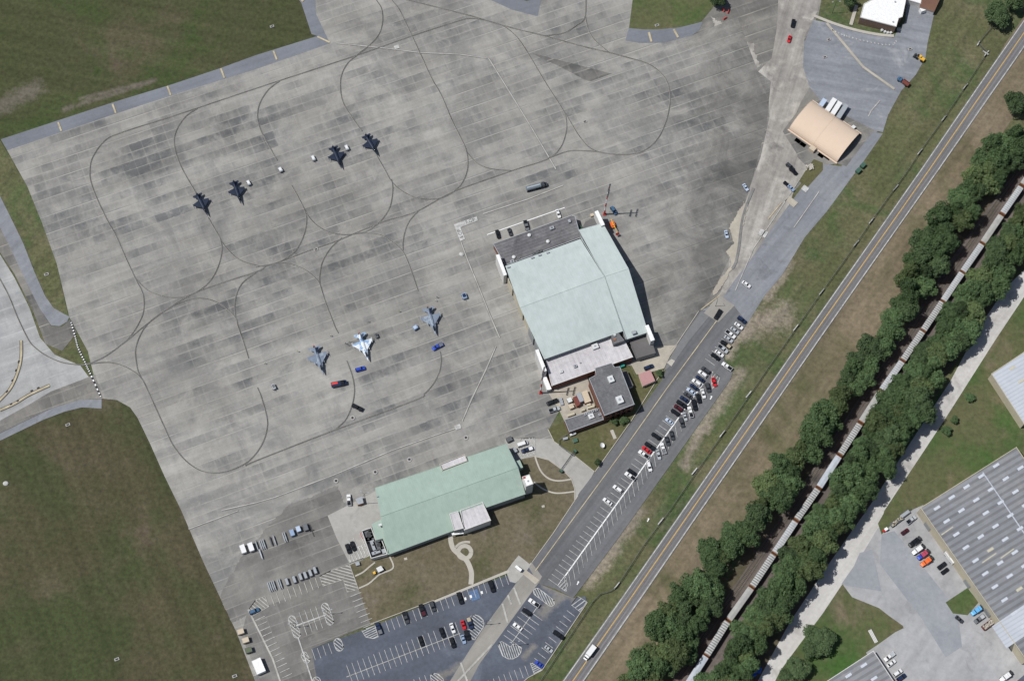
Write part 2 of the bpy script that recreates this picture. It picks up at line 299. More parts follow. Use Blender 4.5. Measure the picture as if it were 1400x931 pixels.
# ------------------------------------------------------------------ mesh building
class MB:
    def __init__(s): s.v = []; s.f = []
    def add(s, v, f):
        o = len(s.v); s.v += [tuple(x) for x in v]; s.f += [tuple(i + o for i in q) for q in f]; return s
    def box(s, c, d, rz=0.0, top=1.0):
        cx, cy, cz = c; a, b, h = d[0] / 2, d[1] / 2, d[2] / 2; cs, sn = math.cos(rz), math.sin(rz); v = []
        for z, k in ((-h, 1), (h, top)):
            for x, y in ((-a, -b), (a, -b), (a, b), (-a, b)):
                x *= k; y *= k; v.append((cx + x * cs - y * sn, cy + x * sn + y * cs, cz + z))
        return s.add(v, [(3, 2, 1, 0), (4, 5, 6, 7), (0, 1, 5, 4), (1, 2, 6, 5), (2, 3, 7, 6), (3, 0, 4, 7)])
    def prism(s, poly, z0, z1, bottom=True):
        p = [(q[0], q[1]) for q in poly]
        if sum(p[i - 1][0] * p[i][1] - p[i][0] * p[i - 1][1] for i in range(len(p))) < 0: p = p[::-1]
        n = len(p)
        f = [(i, (i + 1) % n, n + (i + 1) % n, n + i) for i in range(n)]
        tr = tessellate_polygon([[Vector((x, y, 0)) for x, y in p]])
        def up(t):
            a, b, c = (p[i] for i in t)
            return t if (b[0] - a[0]) * (c[1] - a[1]) - (c[0] - a[0]) * (b[1] - a[1]) > 0 else (t[0], t[2], t[1])
        tr = [up(tuple(t)) for t in tr]
        f += [tuple(n + i for i in t) for t in tr]
        if bottom: f += [t[::-1] for t in tr]
        return s.add([(x, y, z0) for x, y in p] + [(x, y, z1) for x, y in p], f)
    def sheet(s, pts, z):
        p = [(q[0], q[1]) for q in pts]
        tr = tessellate_polygon([[Vector((x, y, 0)) for x, y in p]])
        out = []
        for t in tr:
            a, b, c = (p[i] for i in t)
            out.append(tuple(t) if (b[0] - a[0]) * (c[1] - a[1]) - (c[0] - a[0]) * (b[1] - a[1]) > 0 else (t[0], t[2], t[1]))
        return s.add([(x, y, z) for x, y in p], out)
    def ribbon(s, pts, width, z):
        L = []; n = len(pts)
        for i in range(n):
            a = Vector(pts[max(i - 1, 0)][:2]); b = Vector(pts[min(i + 1, n - 1)][:2]); d = (b - a)
            if d.length < 1e-6: d = Vector((1, 0))
            d.normalize(); q = Vector((-d.y, d.x)) * width / 2; c = Vector(pts[i][:2])
            L += [(*(c + q), z), (*(c - q), z)]
        return s.add(L, [(2 * i, 2 * i + 1, 2 * i + 3, 2 * i + 2) for i in range(n - 1)])
    def loft(s, rings, caps=True):
        n = len(rings[0]); v = [q for r in rings for q in r]; f = []
        for k in range(len(rings) - 1):
            for i in range(n):
                j = (i + 1) % n; f.append((k * n + i, k * n + j, (k + 1) * n + j, (k + 1) * n + i))
        if caps: f += [tuple(range(n))[::-1], tuple((len(rings) - 1) * n + i for i in range(n))]
        return s.add(v, f)
    def tube(s, a, b, r, r2=None, n=8):
        a = Vector(a); b = Vector(b); d = (b - a).normalized(); r2 = r if r2 is None else r2
        u = d.cross(Vector((0, 0, 1)));  u = u.normalized() if u.length > .01 else Vector((1, 0, 0)); w_ = d.cross(u)
        rr = []
        for c, q in ((a, r), (b, r2)):
            rr.append([tuple(c + (u * math.cos(t) + w_ * math.sin(t)) * q) for t in [2 * math.pi * i / n for i in range(n)]])
        return s.loft(rr)
    def mesh(s, name):
        me = bpy.data.meshes.new(name); me.from_pydata(s.v, [], s.f); me.update(); return me
    def build(s, name, mt, parent=None, smooth=False):
        me = s.mesh(name); me.materials.append(mt)
        o = bpy.data.objects.new(name, me); col.objects.link(o)
        if parent: o.parent = parent
        if smooth:
            for p in me.polygons: p.use_smooth = True
        return o

def tag(o, label=None, cat=None, group=None, kind=None):
    if label:
        o['label'] = label
        n_ = len(label.split())
        if not 4 <= n_ <= 16: print('LABEL LENGTH', n_, label)
    if cat: o['category'] = cat
    if group: o['group'] = group
    if kind: o['kind'] = kind
    return o
def thing(name, label, cat, loc=(0, 0, 0), rz=0.0, group=None, sc=None):
    o = bpy.data.objects.new(name, None); col.objects.link(o); o.empty_display_size = .5
    o.location = loc; o.rotation_euler = (0, 0, rz)
    if sc: o.scale = sc
    return tag(o, label, cat, group)
def put(name, me, mt, parent, label=None):
    """an object on shared mesh data with its own material"""
    if not me.materials: me.materials.append(None)
    o = bpy.data.objects.new(name, me); col.objects.link(o); o.parent = parent
    o.material_slots[0].link = 'OBJECT'; o.material_slots[0].material = mt
    if label: o['label'] = label
    return o
def smooth(pts, n=6):
    out = []; q = [pts[0]] + list(pts) + [pts[-1]]
    for i in range(1, len(q) - 2):
        a, b, c, d = (Vector(x[:2]) for x in q[i - 1:i + 3])
        for j in range(n):
            t = j / n
            out.append(.5 * ((2 * b) + (c - a) * t + (2 * a - 5 * b + 4 * c - d) * t * t + (3 * b - a - 3 * c + d) * t ** 3))
    out.append(Vector(pts[-1][:2])); return out

def ragged(poly, amp, seed, step=1.6):
    """torn outline for bare ground that grass creeps into"""
    r_ = random.Random(seed); out = []; n = len(poly); ph = [r_.uniform(0, 6.3) for _ in range(5)]; t = 0
    for i in range(n):
        a, b = Vector(poly[i]), Vector(poly[(i + 1) % n]); d = b - a; m_ = max(1, int(d.length / step)); q = Vector((-d.y, d.x)).normalized() if d.length else Vector((0, 0))
        for k in range(m_):
            t += step; w_ = .5 * math.sin(t * .13 + ph[0]) + .35 * math.sin(t * .31 + ph[1]) + r_.uniform(-.55, .55)
            out.append(tuple(a + d * k / m_ + q * w_ * amp))
    return out
LZ = [0.0]
def area(name, pts, mt, z=None, sm=False):
    """a piece of the setting: one flat sheet, 6 mm above the one before"""
    if z is None: LZ[0] += .006; z = LZ[0]
    w_ = WL(pts)
    if sm: w_ = smooth(w_ + [w_[0]], 4)[:-1]
    o = MB().sheet(w_, z).build(name, M[mt]); tag(o, kind='structure'); return o

# ------------------------------------------------------------------ ground sheets
g = MB(); g.add([(-4000, -4000, 0), (4000, -4000, 0), (4000, 4000, 0), (-4000, 4000, 0)], [(0, 1, 2, 3)])
tag(g.build('ground', M['verge']), kind='structure')
area('field_ground', P('-60,-60 440,-60 440,60 -60,230'), 'field2')
area('meadow_ground', P('-60,540 190,540 400,1000 -60,1000'), 'field')
area('dry_strip', S(3, 0, '1300,232 1398,90 1500,90 1500,400 1100,1000') + P('1290,330 1200,490 1060,650 930,830 860,960 770,960 800,931 957,698 1119,465 1283,232'), 'vergedry')
# east of the railway
area('east_ground', P('1480,330 1340,465 1180,700 1030,960 1480,960'), 'ugrass')
area('woodland_ground', P('1420,150 1350,250 1180,500 1050,700 900,960 1030,960 1190,690 1290,520 1420,330 1480,330 1480,120'), 'soil')
area('rail_ballast', P('1440,170 1370,258 1300,355 1235,455 1170,552 1105,650 1040,750 985,830 905,960 985,960 1040,870 1095,765 1165,650 1240,530 1320,410 1400,292 1450,215'), 'ballast')
area('gravel_road', S(3, 1, '1600,330 1398,545 1300,640 1150,860') + P('1300,520 1240,612 1190,690 1130,775 1080,850 1020,960 1045,960 1067,916 1095,878 1125,838 1153,796 1200,728 1209,698 1290,576 1360,466 1400,406 1440,350'), 'dirtroad')
area('concrete_yard', P('1200,722 1212,716 1240,700 1262,690 1405,905 1440,960 1225,960 1180,885 1236,858 1202,831 1165,816 1153,800'), 'yard')
area('yard_lane', S(3, 3, '620,130 690,110 1050,560 1040,590 1060,740 970,800 840,590 610,290'), 'yard_blue')
area('yard_lane', S(3, 3, '400,400 470,300 500,230 570,210 620,440 430,410'), 'yard_blue')
area('grass_triangle', S(3, 3, '310,560 400,470 440,466 600,530 740,630 600,730 450,830 310,940 230,1000 210,930 200,800'), 'ugrass')
area('grass_patch', S(3, 3, '970,500 1090,420 1150,500 1090,570 1010,560'), 'ugrass')
area('grass_patch', S(3, 3, '600,70 640,0 780,0 700,50 620,130'), 'ugrass')
# concrete north-east, lanes and lots
area('old_pavement', P('930,40 985,-40 1130,-40 1119,22 1100,55 1100,90 1108,120 1122,138 1200,180 1150,215 1105,240 1070,280 1010,385 985,405 930,480 880,500 860,400 900,200'), 'apron_old')
area('spalled_patch', ragged(P('972,22 985,30 1000,42 1014,56 1026,66 1034,82 1044,90 1036,94 1022,80 1010,70 996,58 984,46 974,34'), 3.2, 21, 1.2), 'lanepave')
area('spalled_patch', ragged(P('1003,60 1018,52 1030,62 1026,76 1012,74'), 3.0, 23, 1.2), 'lanepave')
area('lane', P('1066,-40 1118,-40 1118,15 1100,50 1098,90 1107,120 1095,140 1080,175 1092,200 1090,215 1105,230 1090,250 1075,290 1045,330 1025,368 1012,385 1001,400 985,415 970,418 985,400 995,375 997,355 992,340 1010,310 1022,265 1040,215 1052,160 1050,120 1035,100 1055,80 1062,40'), 'lanepave')
area('grey_lot', P('1112,28 1140,33 1170,42 1200,49 1222,52 1227,42 1238,30 1238,-10 1262,8 1277,20 1268,60 1265,80 1252,103 1232,125 1214,158 1207,181 1190,178 1160,170 1122,138 1107,120 1098,92 1099,60'), 'lotgrey')
area('perimeter_road', P('1190,180 1207,183 1180,222 1163,245 1130,290 1100,325 1070,375 1045,405 1022,442 1000,470 975,500 950,470 959,424 985,412 1003,385 1030,350 1062,303 1090,265 1110,240 1125,224 1150,228'), 'perim')
area('shelter_pad', P('1070,180 1104,134 1122,142 1195,178 1157,228 1145,224 1130,226 1092,215'), 'apron_old')
area('grass_patch', S(3, 1, '170,60 200,10 250,-60 300,-40 300,0 210,100'), 'lawn2')
# apron
area('apron', P('10,206 156,156.5 234,131 308,108 350,95 451,60 432,20 430,-40 870,-40 860,39 855,56 875,59.5 908,59 946,49 1008,24 1036,98 1054,112 1048,170 1030,240 1012,300 1004,340 985,378 962,420 925,472 918,478 895,480 865,500 800,500 752,584 757,605 813,645 795,672 785,680 700,610 690,640 500,690 497,765 479,772 506.5,853 426,887 440,960 360,960 323,863 278,768 248,698 225,651 205,606 188,571 178,557 160,547 141,545 130,520 120,480 95,434 77.6,360.6 57.6,305.6 37.5,255.5'), 'apron')
area('taxiway', P('-60,300 -20,330 0,348 20,380 40,420 55,462 75,485 110,500 125,520 105,525 70,535 40,553 0,575 -60,600'), 'taxi')
area('taxiway_edge', P('-60,190 0,270 20,330 37,388 55,423 70,446 85,447 96,437 105,455 85,480 62,470 45,425 20,375 0,345 -60,300'), 'apron_old')
area('taxiway_edge', P('-60,600 0,575 40,553 70,535 110,520 130,512 141,545 110,547 72,558 52,567 0,592 -60,620'), 'apron_old')
area('grass_island', P('-60,120 2,195 24,233 37.5,255.5 57.6,305.6 77.6,360.6 93,430 82,428 70,420 47.6,373 30,320 10,285 0,268 -60,180'), 'verge')
area('shoulder', P('-60,160 0,268 15,298 32,333 47.6,373 62,405 73,421 85,428 95,433 92,440 82,446 70,445 55,423 37,388 15,341 0,311 -60,220'), 'perim')
area('shoulder', P('-60,620 0,592.5 52.6,567 72,558 110,547 139,545.6 139,558.6 112,557 88,563 60,573.6 0,602.5 -60,632'), 'perim')
area('shoulder', P('1,191 156,140 230,117.6 301,94 350,76 434,50 426,47.5 412,5 380,-40 430,-40 432,20 451,60 350,95 308,108 234,131 158,156 10,206'), 'shoulder')
area('shoulder', P('860,39 880,41 900,41 930,38 958,31 950,20 960,32 956,42 946,49 908,59 875,59.5 855,56'), 'shoulder')
area('shoulder', P('640,-30 665,-2 700,14 735,23 741,-5 745,-30'), 'shoulder')
area('grass_infield', P('870,-40 860,39 880,41 900,41 930,38 958,31 974,12 985,-10 990,-40'), 'ugrass')
area('grass_infield', P('700,-40 700,-2 720,2 741,-2 745,-40'), 'verge')
area('dark_slab_patch', S(2, 0, '110,293 545,405 430,446 400,440 250,360 180,330'), 'apron_old')
area('service_lot', ragged(P('392,692 462,664 497,765 350,820 338,840 318,852 300,815 330,760'), 1.5, 9), 'lotconc')
area('concrete_lot', P('330,868 339,833 350,820 400,800 479,771 506.5,853 426,887 440,960 368,960'), 'lotconc')
area('drive', P('690,600 757,600 784,622 812.7,645 804,660 793,672 786,684 785,668 781,655 769,642 750,629 731,624 712,628 700,640'), 'newconc')
area('west_drive', P('448,705 520,668 530,700 505,760 479,772 460,735'), 'newconc')
# main road and parking
area('main_road', P('959,424 978,428 1003,418 1022,442 992,480 990,492 1002,508 998,520 913.5,640 842,740 783.8,817.4 760,805 735,797 716,781 726,770 747,740 795,670 814,645 840,609.6 904.5,520 925,472'), 'road')
area('road_shoulder', P('695,120 780,165 560,430 400,660 290,760 330,655 390,560 470,430', 870, 410, 7.756), 'wornasphalt')
area('crosswalk_pad', P('984,404 1004,418 982,441 962,428'), 'wornconc')
area('junction_pad', P('722,776 734,797 736,797 741,788 727,769'), 'wornconc')
area('blue_lot', P('426,887 460,874 510,856 593,821.5 700,784 720,770 735,797 783.8,817.4 800,815 803,823 775,865 741,916 722,926 690,960 439,960'), 'lotblue')
area('concrete_strip', P('716.7,782 736,797 690,860 655,908 628,960 600,960 615,931 660,860'), 'wornconc')
area('bus_pad', P('692,781 709,758 727,770 718,783 705,797 697,795'), 'newconc')
area('lawn', P('479,772 497,765 535,758 600,728 700,650 712,628 731,624 750,629 769,642.6 781,654.7 785.5,668 785.5,684.8 755.5,730 724,771 709,759 692,780 593,820 506.5,853'), 'lawn')
area('brick_lawn', P('748.8,586.6 771,577.5 800,560 850,500 860,500 868,517 908,503.6 862,577 813,645 784,622 757.6,604'), 'lawn2')
area('tan_yard', P('745,530 800,505 815,560 772,577 764,560'), 'tanconc')
area('tan_driveway', P('862,497 893,475 905,473 926,472 916,487 908,503.6 880,512 870,512'), 'tanconc')
area('white_stripe_pad', S(2, 2, '845,120 870,100 890,110 870,140'), 'sidewalk')
area('sidewalk', S(1, 3, '968,492 1380,322 1385,336 975,502'), 'sidewalk')
def kerb(pts, h_=.14):
    b = MB(); w_ = [Vector(q[:2]) for q in WL(pts)]
    for a_, c_ in zip(w_[:-1], w_[1:]):
        d_ = c_ - a_; m_ = (a_ + c_) / 2; b.box((m_.x, m_.y, LZ[0] + h_ / 2), (d_.length + .05, .32, h_), math.atan2(d_.y, d_.x))
    tag(b.build('kerb', M['sidewalk']), kind='structure')
LZ[0] += .02
kerb(P('906,507 862,577 813.5,645')); kerb(P('790,678 755.5,730 727,769')); kerb(P('506.5,853 593,820.5')); kerb(P('803,823 775,865 741,916 722,926 700,945')); kerb(P('749,587 757.6,604 784,622 812.7,645')); kerb(P('731,624 750,629 769,642.6 781,654.7 785.5,668 785.5,684'))
kerb(P('955,426 925,471 916,480'))
# highway
HL = P('1500,-112 1400,29 1330,130 1260,232 1178,349 1096,465 1015,582 934,698 853,814 771,930 700,1032')
HR = P('1500,-70 1400,64 1342,147 1283,232 1201,348 1119,465 1038,582 957.4,698 878,814 797.6,930 726,1032')
def offs(a, b, t): return [(p[0] + (q[0] - p[0]) * t, p[1] + (q[1] - p[1]) * t) for p, q in zip(a, b)]
area('highway', offs(HL, HR, -.07) + offs(HL, HR, 1.07)[::-1], 'highway')
LZ[0] += .09; ZP = LZ[0]

# ------------------------------------------------------------------ painted markings (flat, part of the pavement)
def lines(name, mt, segs, width, z=None, curve=False):
    b = MB()
    for i_, s_ in enumerate(segs):
        w_ = WL(s_)
        if curve and len(w_) > 2: w_ = smooth(w_)
        b.ribbon(w_, width, (z or ZP) + i_ * .0025)
    return tag(b.build(name, M[mt]), kind='structure')
def bars(p0, p1, n, vec, t0=0.0, t1=1.0):
    """n stall lines from p0 to p1, each drawn along vec"""
    out = []
    for i in range(n):
        t = i / (n - 1) if n > 1 else 0
        x, y = p0[0] + (p1[0] - p0[0]) * t, p0[1] + (p1[1] - p0[1]) * t
        out.append([(x + vec[0] * t0, y + vec[1] * t0), (x + vec[0] * t1, y + vec[1] * t1)])
    return out
def hatch(name, pts, spacing, ang, mt='oldwhite', wd=.35, outline=True, closed=True):
    """a striped no-parking island"""
    w_ = [Vector(q[:2]) for q in WL(pts)]; b = MB()
    if outline: b.ribbon(w_ + [w_[0], w_[1]] if closed else w_, .3, ZP + .004)
    d = Vector((math.cos(ang), math.sin(ang))); nrm = Vector((-d.y, d.x))
    ks = [q.dot(nrm) for q in w_]; k = min(ks) + spacing * .5
    while k < max(ks):
        xs = []
        for i in range(len(w_)):
            a, c = w_[i - 1], w_[i]; ka, kc = a.dot(nrm), c.dot(nrm)
            if (ka - k) * (kc - k) < 0: xs.append((a + (c - a) * ((k - ka) / (kc - ka))).dot(d))
        xs.sort()
        for i in range(0, len(xs) - 1, 2):
            b.ribbon([d * xs[i] + nrm * k, d * xs[i + 1] + nrm * k], wd, ZP)
        k += spacing
    return tag(b.build(name, M[mt]), kind='structure')
def capsule(a, b, r, n=7):
    """outline of a round-ended island between two points, in survey units"""
    ang = math.atan2(b[1] - a[1], b[0] - a[0]); out = []
    for c, s_ in ((b, -math.pi / 2), (a, math.pi / 2)):
        for i in range(n + 1):
            t = ang + s_ + math.pi * i / n; out.append((c[0] + r * math.cos(t), c[1] + r * math.sin(t)))
    return out

for t_ in (.13, .33, .60, .82): lines('wheel_track', 'wheeltrack', [offs(HL, HR, t_)], .75, ZP - .004)
lines('highway_edge_line', 'oldwhite', [HL, HR], .42)
lines('highway_centre_line', 'yellow', [offs(HL, HR, .47)], .45)
lines('road_centre_line', 'oldyellow', [P('979.6,439 912.5,530 849,620 761,740 732,780')], .42)
SP0, SP1 = (961, 525), (763, 800.6)
lines('parking_spine_line', 'white', [[SP0, SP1]], .55)
lines('stall_line', 'oldwhite', bars(SP0, SP1, 43, (-13.2, -9.2)), .2)
lines('stall_line', 'oldwhite', bars((957, 530), (771, 789), 33, (3.6, 19.5)), .2)
lines('stall_line', 'oldwhite', bars((1008, 462), (977, 500), 8, (-13, -9.5)), .2)
hatch('striped_island', P('763,801 773,787 776,800 773,808'), 1.3, R(50))
hatch('striped_island', P('974,508 984,516 981,526 974,532 972,520'), 1.6, R(55))
taxi = [
 '123,232 125,220 133,205 145,191.5 160,184 190,174 250,155 350,121.5 487.7,76.4 562.8,50 625,30 643,26 665,29 685,35 700,45 715,62.6 747.6,116.4 770,151.5 774,165 774,180 767.6,200 754,215 735,223 700,234 621.6,262 575,287 553,295.6',
 '621.6,262 605,270.5 588,273 568,270.5 548,260.5 535,248 526.5,233 515,213',
 '553,295.6 520,305 460,330 422.6,343 390,355.7 365,364 350,372 275,397 240,415.7 208,438 173,466 150,483.5 135,492 117.7,498.5 102.7,498.5 82.6,495 62.6,486 47.6,475 39,464.6 25,436 12.5,405.7 0,382 -30,330',
 '123,232 123.5,245 130,265.5 145,298 157.7,320.6 167.7,343 185,380.7 194,398 197,413 195,430.7 185,450.7 173,466',
 '185,380.7 200,395.7 215,403 233,407 253,405.7 275,395.7 290,380.7 299,363 303.4,343 301.7,328 295,315.6 285,298',
 '301.7,329 313,343 328,355.7 350,363 365,364 388,355.7 404,343 414,325.6 419,305.6 417.6,290.6 410,274 399,254',
 '417.6,290.6 430,305.6 445,315.6 462.7,320.6 480,321 500,317 512.7,309 525,297 534,280.6 537,258 535,245.5',
 '189,464.6 198,448 215,432 240,417 260,409.5 275,408 293,412 310,422 322,434.5 325.5,446 332,464.6 340,490',
 '350,373 333,385.7 324,400.7 321,418 322,434.5',
 '350,365.6 382.5,360 400,362 417.6,369.4 430,379.4 437,388 445,413 457.6,445.7 462.6,455.7',
 '467.6,325.6 452.6,339 441,358 437,378 437.6,388', '487.6,320 505,319 522.6,322.6 537.6,332 550,343 557.6,358 566.6,383 571.6,398',
 '572.6,288 560,302 554,315.6 551,330.6 551,343',
 '530,-12 535,0 545,12.5 555,32.5 575,75 590,107.6 603,130 618,165 628,185 638,208 639,231.6 631.7,250.5 620,263',
 '638,208 648,220 660,228 675.5,232 700,234',
 '508,-14 514,0 521.5,12.5 523,30 518,47.6 505,62.6 487.7,76.4 475,87.6 466.4,105 465.7,125 470,142.7 482.7,162.7 495,180',
 '382.5,111.4 367.5,122.7 356,140 352,157.7 355,175 365,195 379,220', '270,149 255,159 243,175 238,193 241.6,213 250,233 260,250.5 268,264',
 '554,0 638,21 665,29 700,39 745,50 800,65 832.7,72.6 860,80 885,87.6 903,100 913,115 916,135 913,157.7 905,180 895,195 880,206.5 860,211.5 835,211 810,205 792.6,187.7 772.6,155',
 '817.6,208 782.6,206.5 760,212.7 750,216.5', '800,-20 800,22.5 787.6,36 770,46 745,50', '800,22.5 804,40 812.6,55 832.7,72.6',
 '117.7,498.5 137.7,496 155,496.5 175,503.5 193,517 205,541 220,573.6 235,606 248,623.7 260,635 275,643.7 293,646.7 313,643.7 335.5,633.7 350,620 360,603.6 365,586 365,571 357.5,543.6 352,530',
 '335.5,637 350,630 452.6,590 568,547 580,538.6 591.6,526 600.4,508.6 603,493.5 601.6,481', '460,586 472.7,573.6 481.4,553.6 484.5,533.6 481.4,513.6 474,493.5',
 '189,464.6 185,480 188,505 193,517']
TX = [P(s_) for s_ in taxi]
lines('taxi_line_edge', 'faint', TX, .62, ZP - .07, True)
lines('taxi_line', 'darkline', TX, .44, ZP, True)
TW = [P('29,466 29,487 25,507 15,530 0,547 -20,565'), P('0,561 20,552 40,540 68,527')]
lines('taxiway_centre_line', 'darkline', TW, 1.6, ZP, True)
lines('taxiway_centre_line', 'oldyellow', TW, .9, ZP + .004, True)
lines('taxiway_dash', 'blackline', [P('26.5,493 25.5,497'), P('23,505 21.6,508.5'), P('18,519 16.5,522'), P('11,534 8.5,537'), P('54,530 51,531.5'), P('45,534 42,535.5'), P('26,547.5 23,549'), P('17,552 14,553.5')], .9, ZP + .008)
drain = ['303,697.6 350,687 375,680 457.6,648.7 535,616 580,600', '325.5,698 292,710.5 258,723', '678,473.5 664,506 645,545 631.7,576',
 '460,59.6 535,67.6 573,72.6 628,75 668,80.6 700,132 725,172.7 760,232', '630.4,332 638,353 653,389.4 668,427 683,462', '660,293 722,272.7 770,253.8', '580,600 627,584']
lines('trench_drain_edge', 'drainedge', [P(s_) for s_ in drain], .95, ZP - .0882)
lines('trench_drain', 'faint', [P(s_) for s_ in drain], .45, ZP - .0713)
lines('apron_edge_line', 'white', [P('666,321.5 772,284.5')], .45)
lines('shoulder_stripe', 'oldyellow', [P(s_) for s_ in ('79.5,168 84,180', '154,143 158.5,155.5', '229,118.5 233.5,131', '302,94.5 307,107.5', '374,70.5 378.5,82.5', '434,51 451,59')] , .9)
lines('shoulder_stripe', 'oldyellow', [P('887,45 890.5,58'), P('921,41 927,52'), P('412.5,3 418,-3')], 1.1)
# black and white hold line
hb, hw = [], []
HP = smooth(WL(P('97,440 103,461 107,476 116.5,496 124,512 138,543')), 12); hd = [(HP[i - 1] + HP[i]) / 2 for i in range(1, len(HP))]
bb, bw = MB(), MB()
bb.ribbon(HP, .85, ZP + .012)
for i in range(1, len(HP) - 1, 2): bw.ribbon([HP[i], HP[i] + (HP[i + 1] - HP[i]) * .8], .7, ZP + .016)
tag(bb.build('hold_line', M['blackline']), kind='structure'); tag(bw.build('hold_line_dash', M['white']), kind='structure')
# entry control point marking
eb = MB().sheet(WL(P('620.3,307.5 652,296.6 653.6,302.3 629.5,311.5 636,327.3 629.3,330.5')), ZP + .006)
tag(eb.build('entry_marking', M['oldwhite']), kind='structure')
def ground_text(txt, a, b, size, z):
    c = bpy.data.curves.new('t', 'FONT'); c.body = txt; c.size = size; c.align_x = 'CENTER'; c.align_y = 'CENTER'; c.resolution_u = 2; c.space_character = 1.25
    o = bpy.data.objects.new('t', c); col.objects.link(o); bpy.context.view_layer.update()
    me = bpy.data.meshes.new_from_object(o.evaluated_get(bpy.context.evaluated_depsgraph_get())); bpy.data.objects.remove(o)
    t = bpy.data.objects.new('pavement_lettering', me); col.objects.link(t); me.materials.clear(); me.materials.append(M['letters'])
    A, B = W(*a), W(*b); mid = (A + B) / 2; t.location = (mid.x, mid.y, z); d = B - A
    t.rotation_euler = (0, 0, math.atan2(d.y, d.x)); t['kind'] = 'structure'
    return t
ground_text('ECP', (638, 304.5), (648, 301.2), 2.5, ZP + .014)
ground_text('ECP', (631.5, 325.0), (627.5, 315.5), 2.4, ZP + .014)
# lower-left concrete lot
A8 = lambda s_: P(s_, 320, 811, 7.756)
lines('stall_line', 'oldwhite', bars(A8('225,290')[0], A8('515,895')[0], 12, (12.9, -6.1)), .25)
lines('lot_edge_line', 'faint', [A8('150,170 290,450 410,690 490,931')], .8)
lines('stall_line', 'faint', bars((370.5, 814), (431, 790), 9, (5, 14)), .3)
lines('stall_line', 'oldwhite', bars(S(1, 3, '515,470')[0], S(1, 3, '585,640')[0], 7, (15, -6)), .25)
lines('lot_spine_line', 'oldwhite', [A8('640,350 975,228'), A8('680,470 770,740 830,930')], .6)
lines('stall_line', 'oldwhite', [A8(s_) for s_ in ('690,200 775,445', '750,180 830,410', '810,165 885,390', '865,140 940,370')], .25)
for a, b, r in (('965,140', '1020,300', 37), ('615,275', '668,435', 38), ('745,655', '770,705', 34), ('1100,520', '1118,570', 42), ('875,925', '890,960', 40)):
    hatch('striped_island', capsule(A8(a)[0], A8(b)[0], r / 7.756), 1.2, R(-35))
hatch('hatched_bay', A8('160,165 230,70 330,30 370,140 200,240'), 1.4, R(-35), 'faint', .45)
A7 = lambda s_: P(s_, 320, 700, 7.756)
hatch('hatched_bay', A7('905,680 1030,620 1225,555 1320,820 1200,850 1160,715 945,785'), 1.4, R(-12), 'faint', .5)
hatch('hatched_bay', P('478,770 497,763 503.5,757 499,744 479,752'), 1.5, R(-62), 'oldwhite', .45)
hatch('hatched_bay', P('712,600 731,598 732,621 713,627 708,620'), 1.5, R(-60), 'oldwhite', .4)
lines('stall_line', 'oldwhite', [P('476,738 483,753'), P('483,735 490,750'), P('491,728 498,743')], .25)
# blue lot
B8 = lambda s_: P(s_, 560, 770, 7.756)
lines('stall_line', 'oldwhite', bars(B8('-255,610')[0], B8('1010,112')[0], 23, (5.2, 14.8)), .22)
C6 = lambda s_: P(s_, 480, 860, 6.364)
lines('lot_spine_line', 'faint', [C6('-40,415 950,35')], .3)
lines('stall_line', 'oldwhite', bars(C6('-40,310')[0], C6('905,-60')[0], 21, (9, 25.5)), .22)
lines('stall_line', 'oldwhite', bars(C6('545,435')[0], C6('640,400')[0], 3, (6, 18)), .22)
lines('stall_line', 'oldwhite', [S(1, 3, s_) for s_ in ('305,755 325,815', '335,750 355,805', '365,735 383,790', '395,725 415,780')], .22)
lines('disabled_bay', 'blueline', [P('646.5,807 651,820')], 4.2)
for q in ('636,818.5', '643.5,815.5', '658.5,810'):
    c = P(q)[0]; lines('bay_symbol', 'white', [[(c[0] - 1.6, c[1] + .4), (c[0] + 1.6, c[1] - .4)]], 1.3, ZP + .006)
hatch('striped_island', S(1, 3, '578,655 600,645 650,628 668,690 640,698 600,690'), 1.0, R(30))
hatch('striped_island', B8('645,560 690,545 740,560 780,600 790,640 780,680 690,810 650,800 620,700 680,690'), 1.2, R(-35))
hatch('striped_island', C6('690,395 720,383 760,390 800,430 815,470 700,470'), 1.1, R(-35))
hatch('striped_island', capsule(P('575,535', 660, 740, 7.756)[0], P('725,650', 660, 740, 7.756)[0], 5.0), 1.0, R(-62))
hatch('striped_island', P('935,670 1005,580 1100,640 1030,745', 660, 740, 7.756), 1.8, R(40), 'oldwhite', .4)
D9 = lambda s_: P(s_, 660, 830, 9.217)
hatch('striped_island', D9('195,480 210,440 240,430 290,460 350,500 380,460 440,480 485,520 480,570 440,620 380,650 320,650 250,610'), 1.0, R(-68))
hatch('striped_island', D9('600,705 620,700 745,790 650,845'), .9, R(30))
lines('lot_spine_line', 'oldwhite', [D9('700,-20 360,455')], .3)
lines('stall_line', 'oldwhite', bars(D9('520,0')[0], D9('265,350')[0], 7, (25, 18)), .22)
lines('stall_line', 'oldwhite', bars(D9('1060,40')[0], D9('650,640')[0], 10, (10.5, 8)), .22)
lines('stall_line', 'oldwhite', bars(D9('530,735')[0], D9('0,950')[0], 9, (5, 14)), .22)
lines('strip_joint', 'faint', [P(s_, 660, 740, 7.756) for s_ in ('330,490 400,670', '210,660 265,865', '265,570 305,670')] + [C6('955,290 1010,450'), C6('930,450 1230,130')], .9)
lines('stop_slab', 'sidewalk', [P('717,782 734,796')], 2.4)
lines('slab_patch', 'tanconc', [P('717,781.5 735.5,795.5')], 2.2, ZP + .004)
for q in ('873,693', '886,715'): pass
for c, s_ in (((972, 544), 1), ((886, 711), 1), ((790, 797), 1)):
    lines('lane_arrow', 'white', [[(c[0] - 1.2, c[1] + 2.2), (c[0] + 1.4, c[1] - 2)], [(c[0] + 1.4, c[1] - 2), (c[0] - .6, c[1] - 1.4)]], .5)
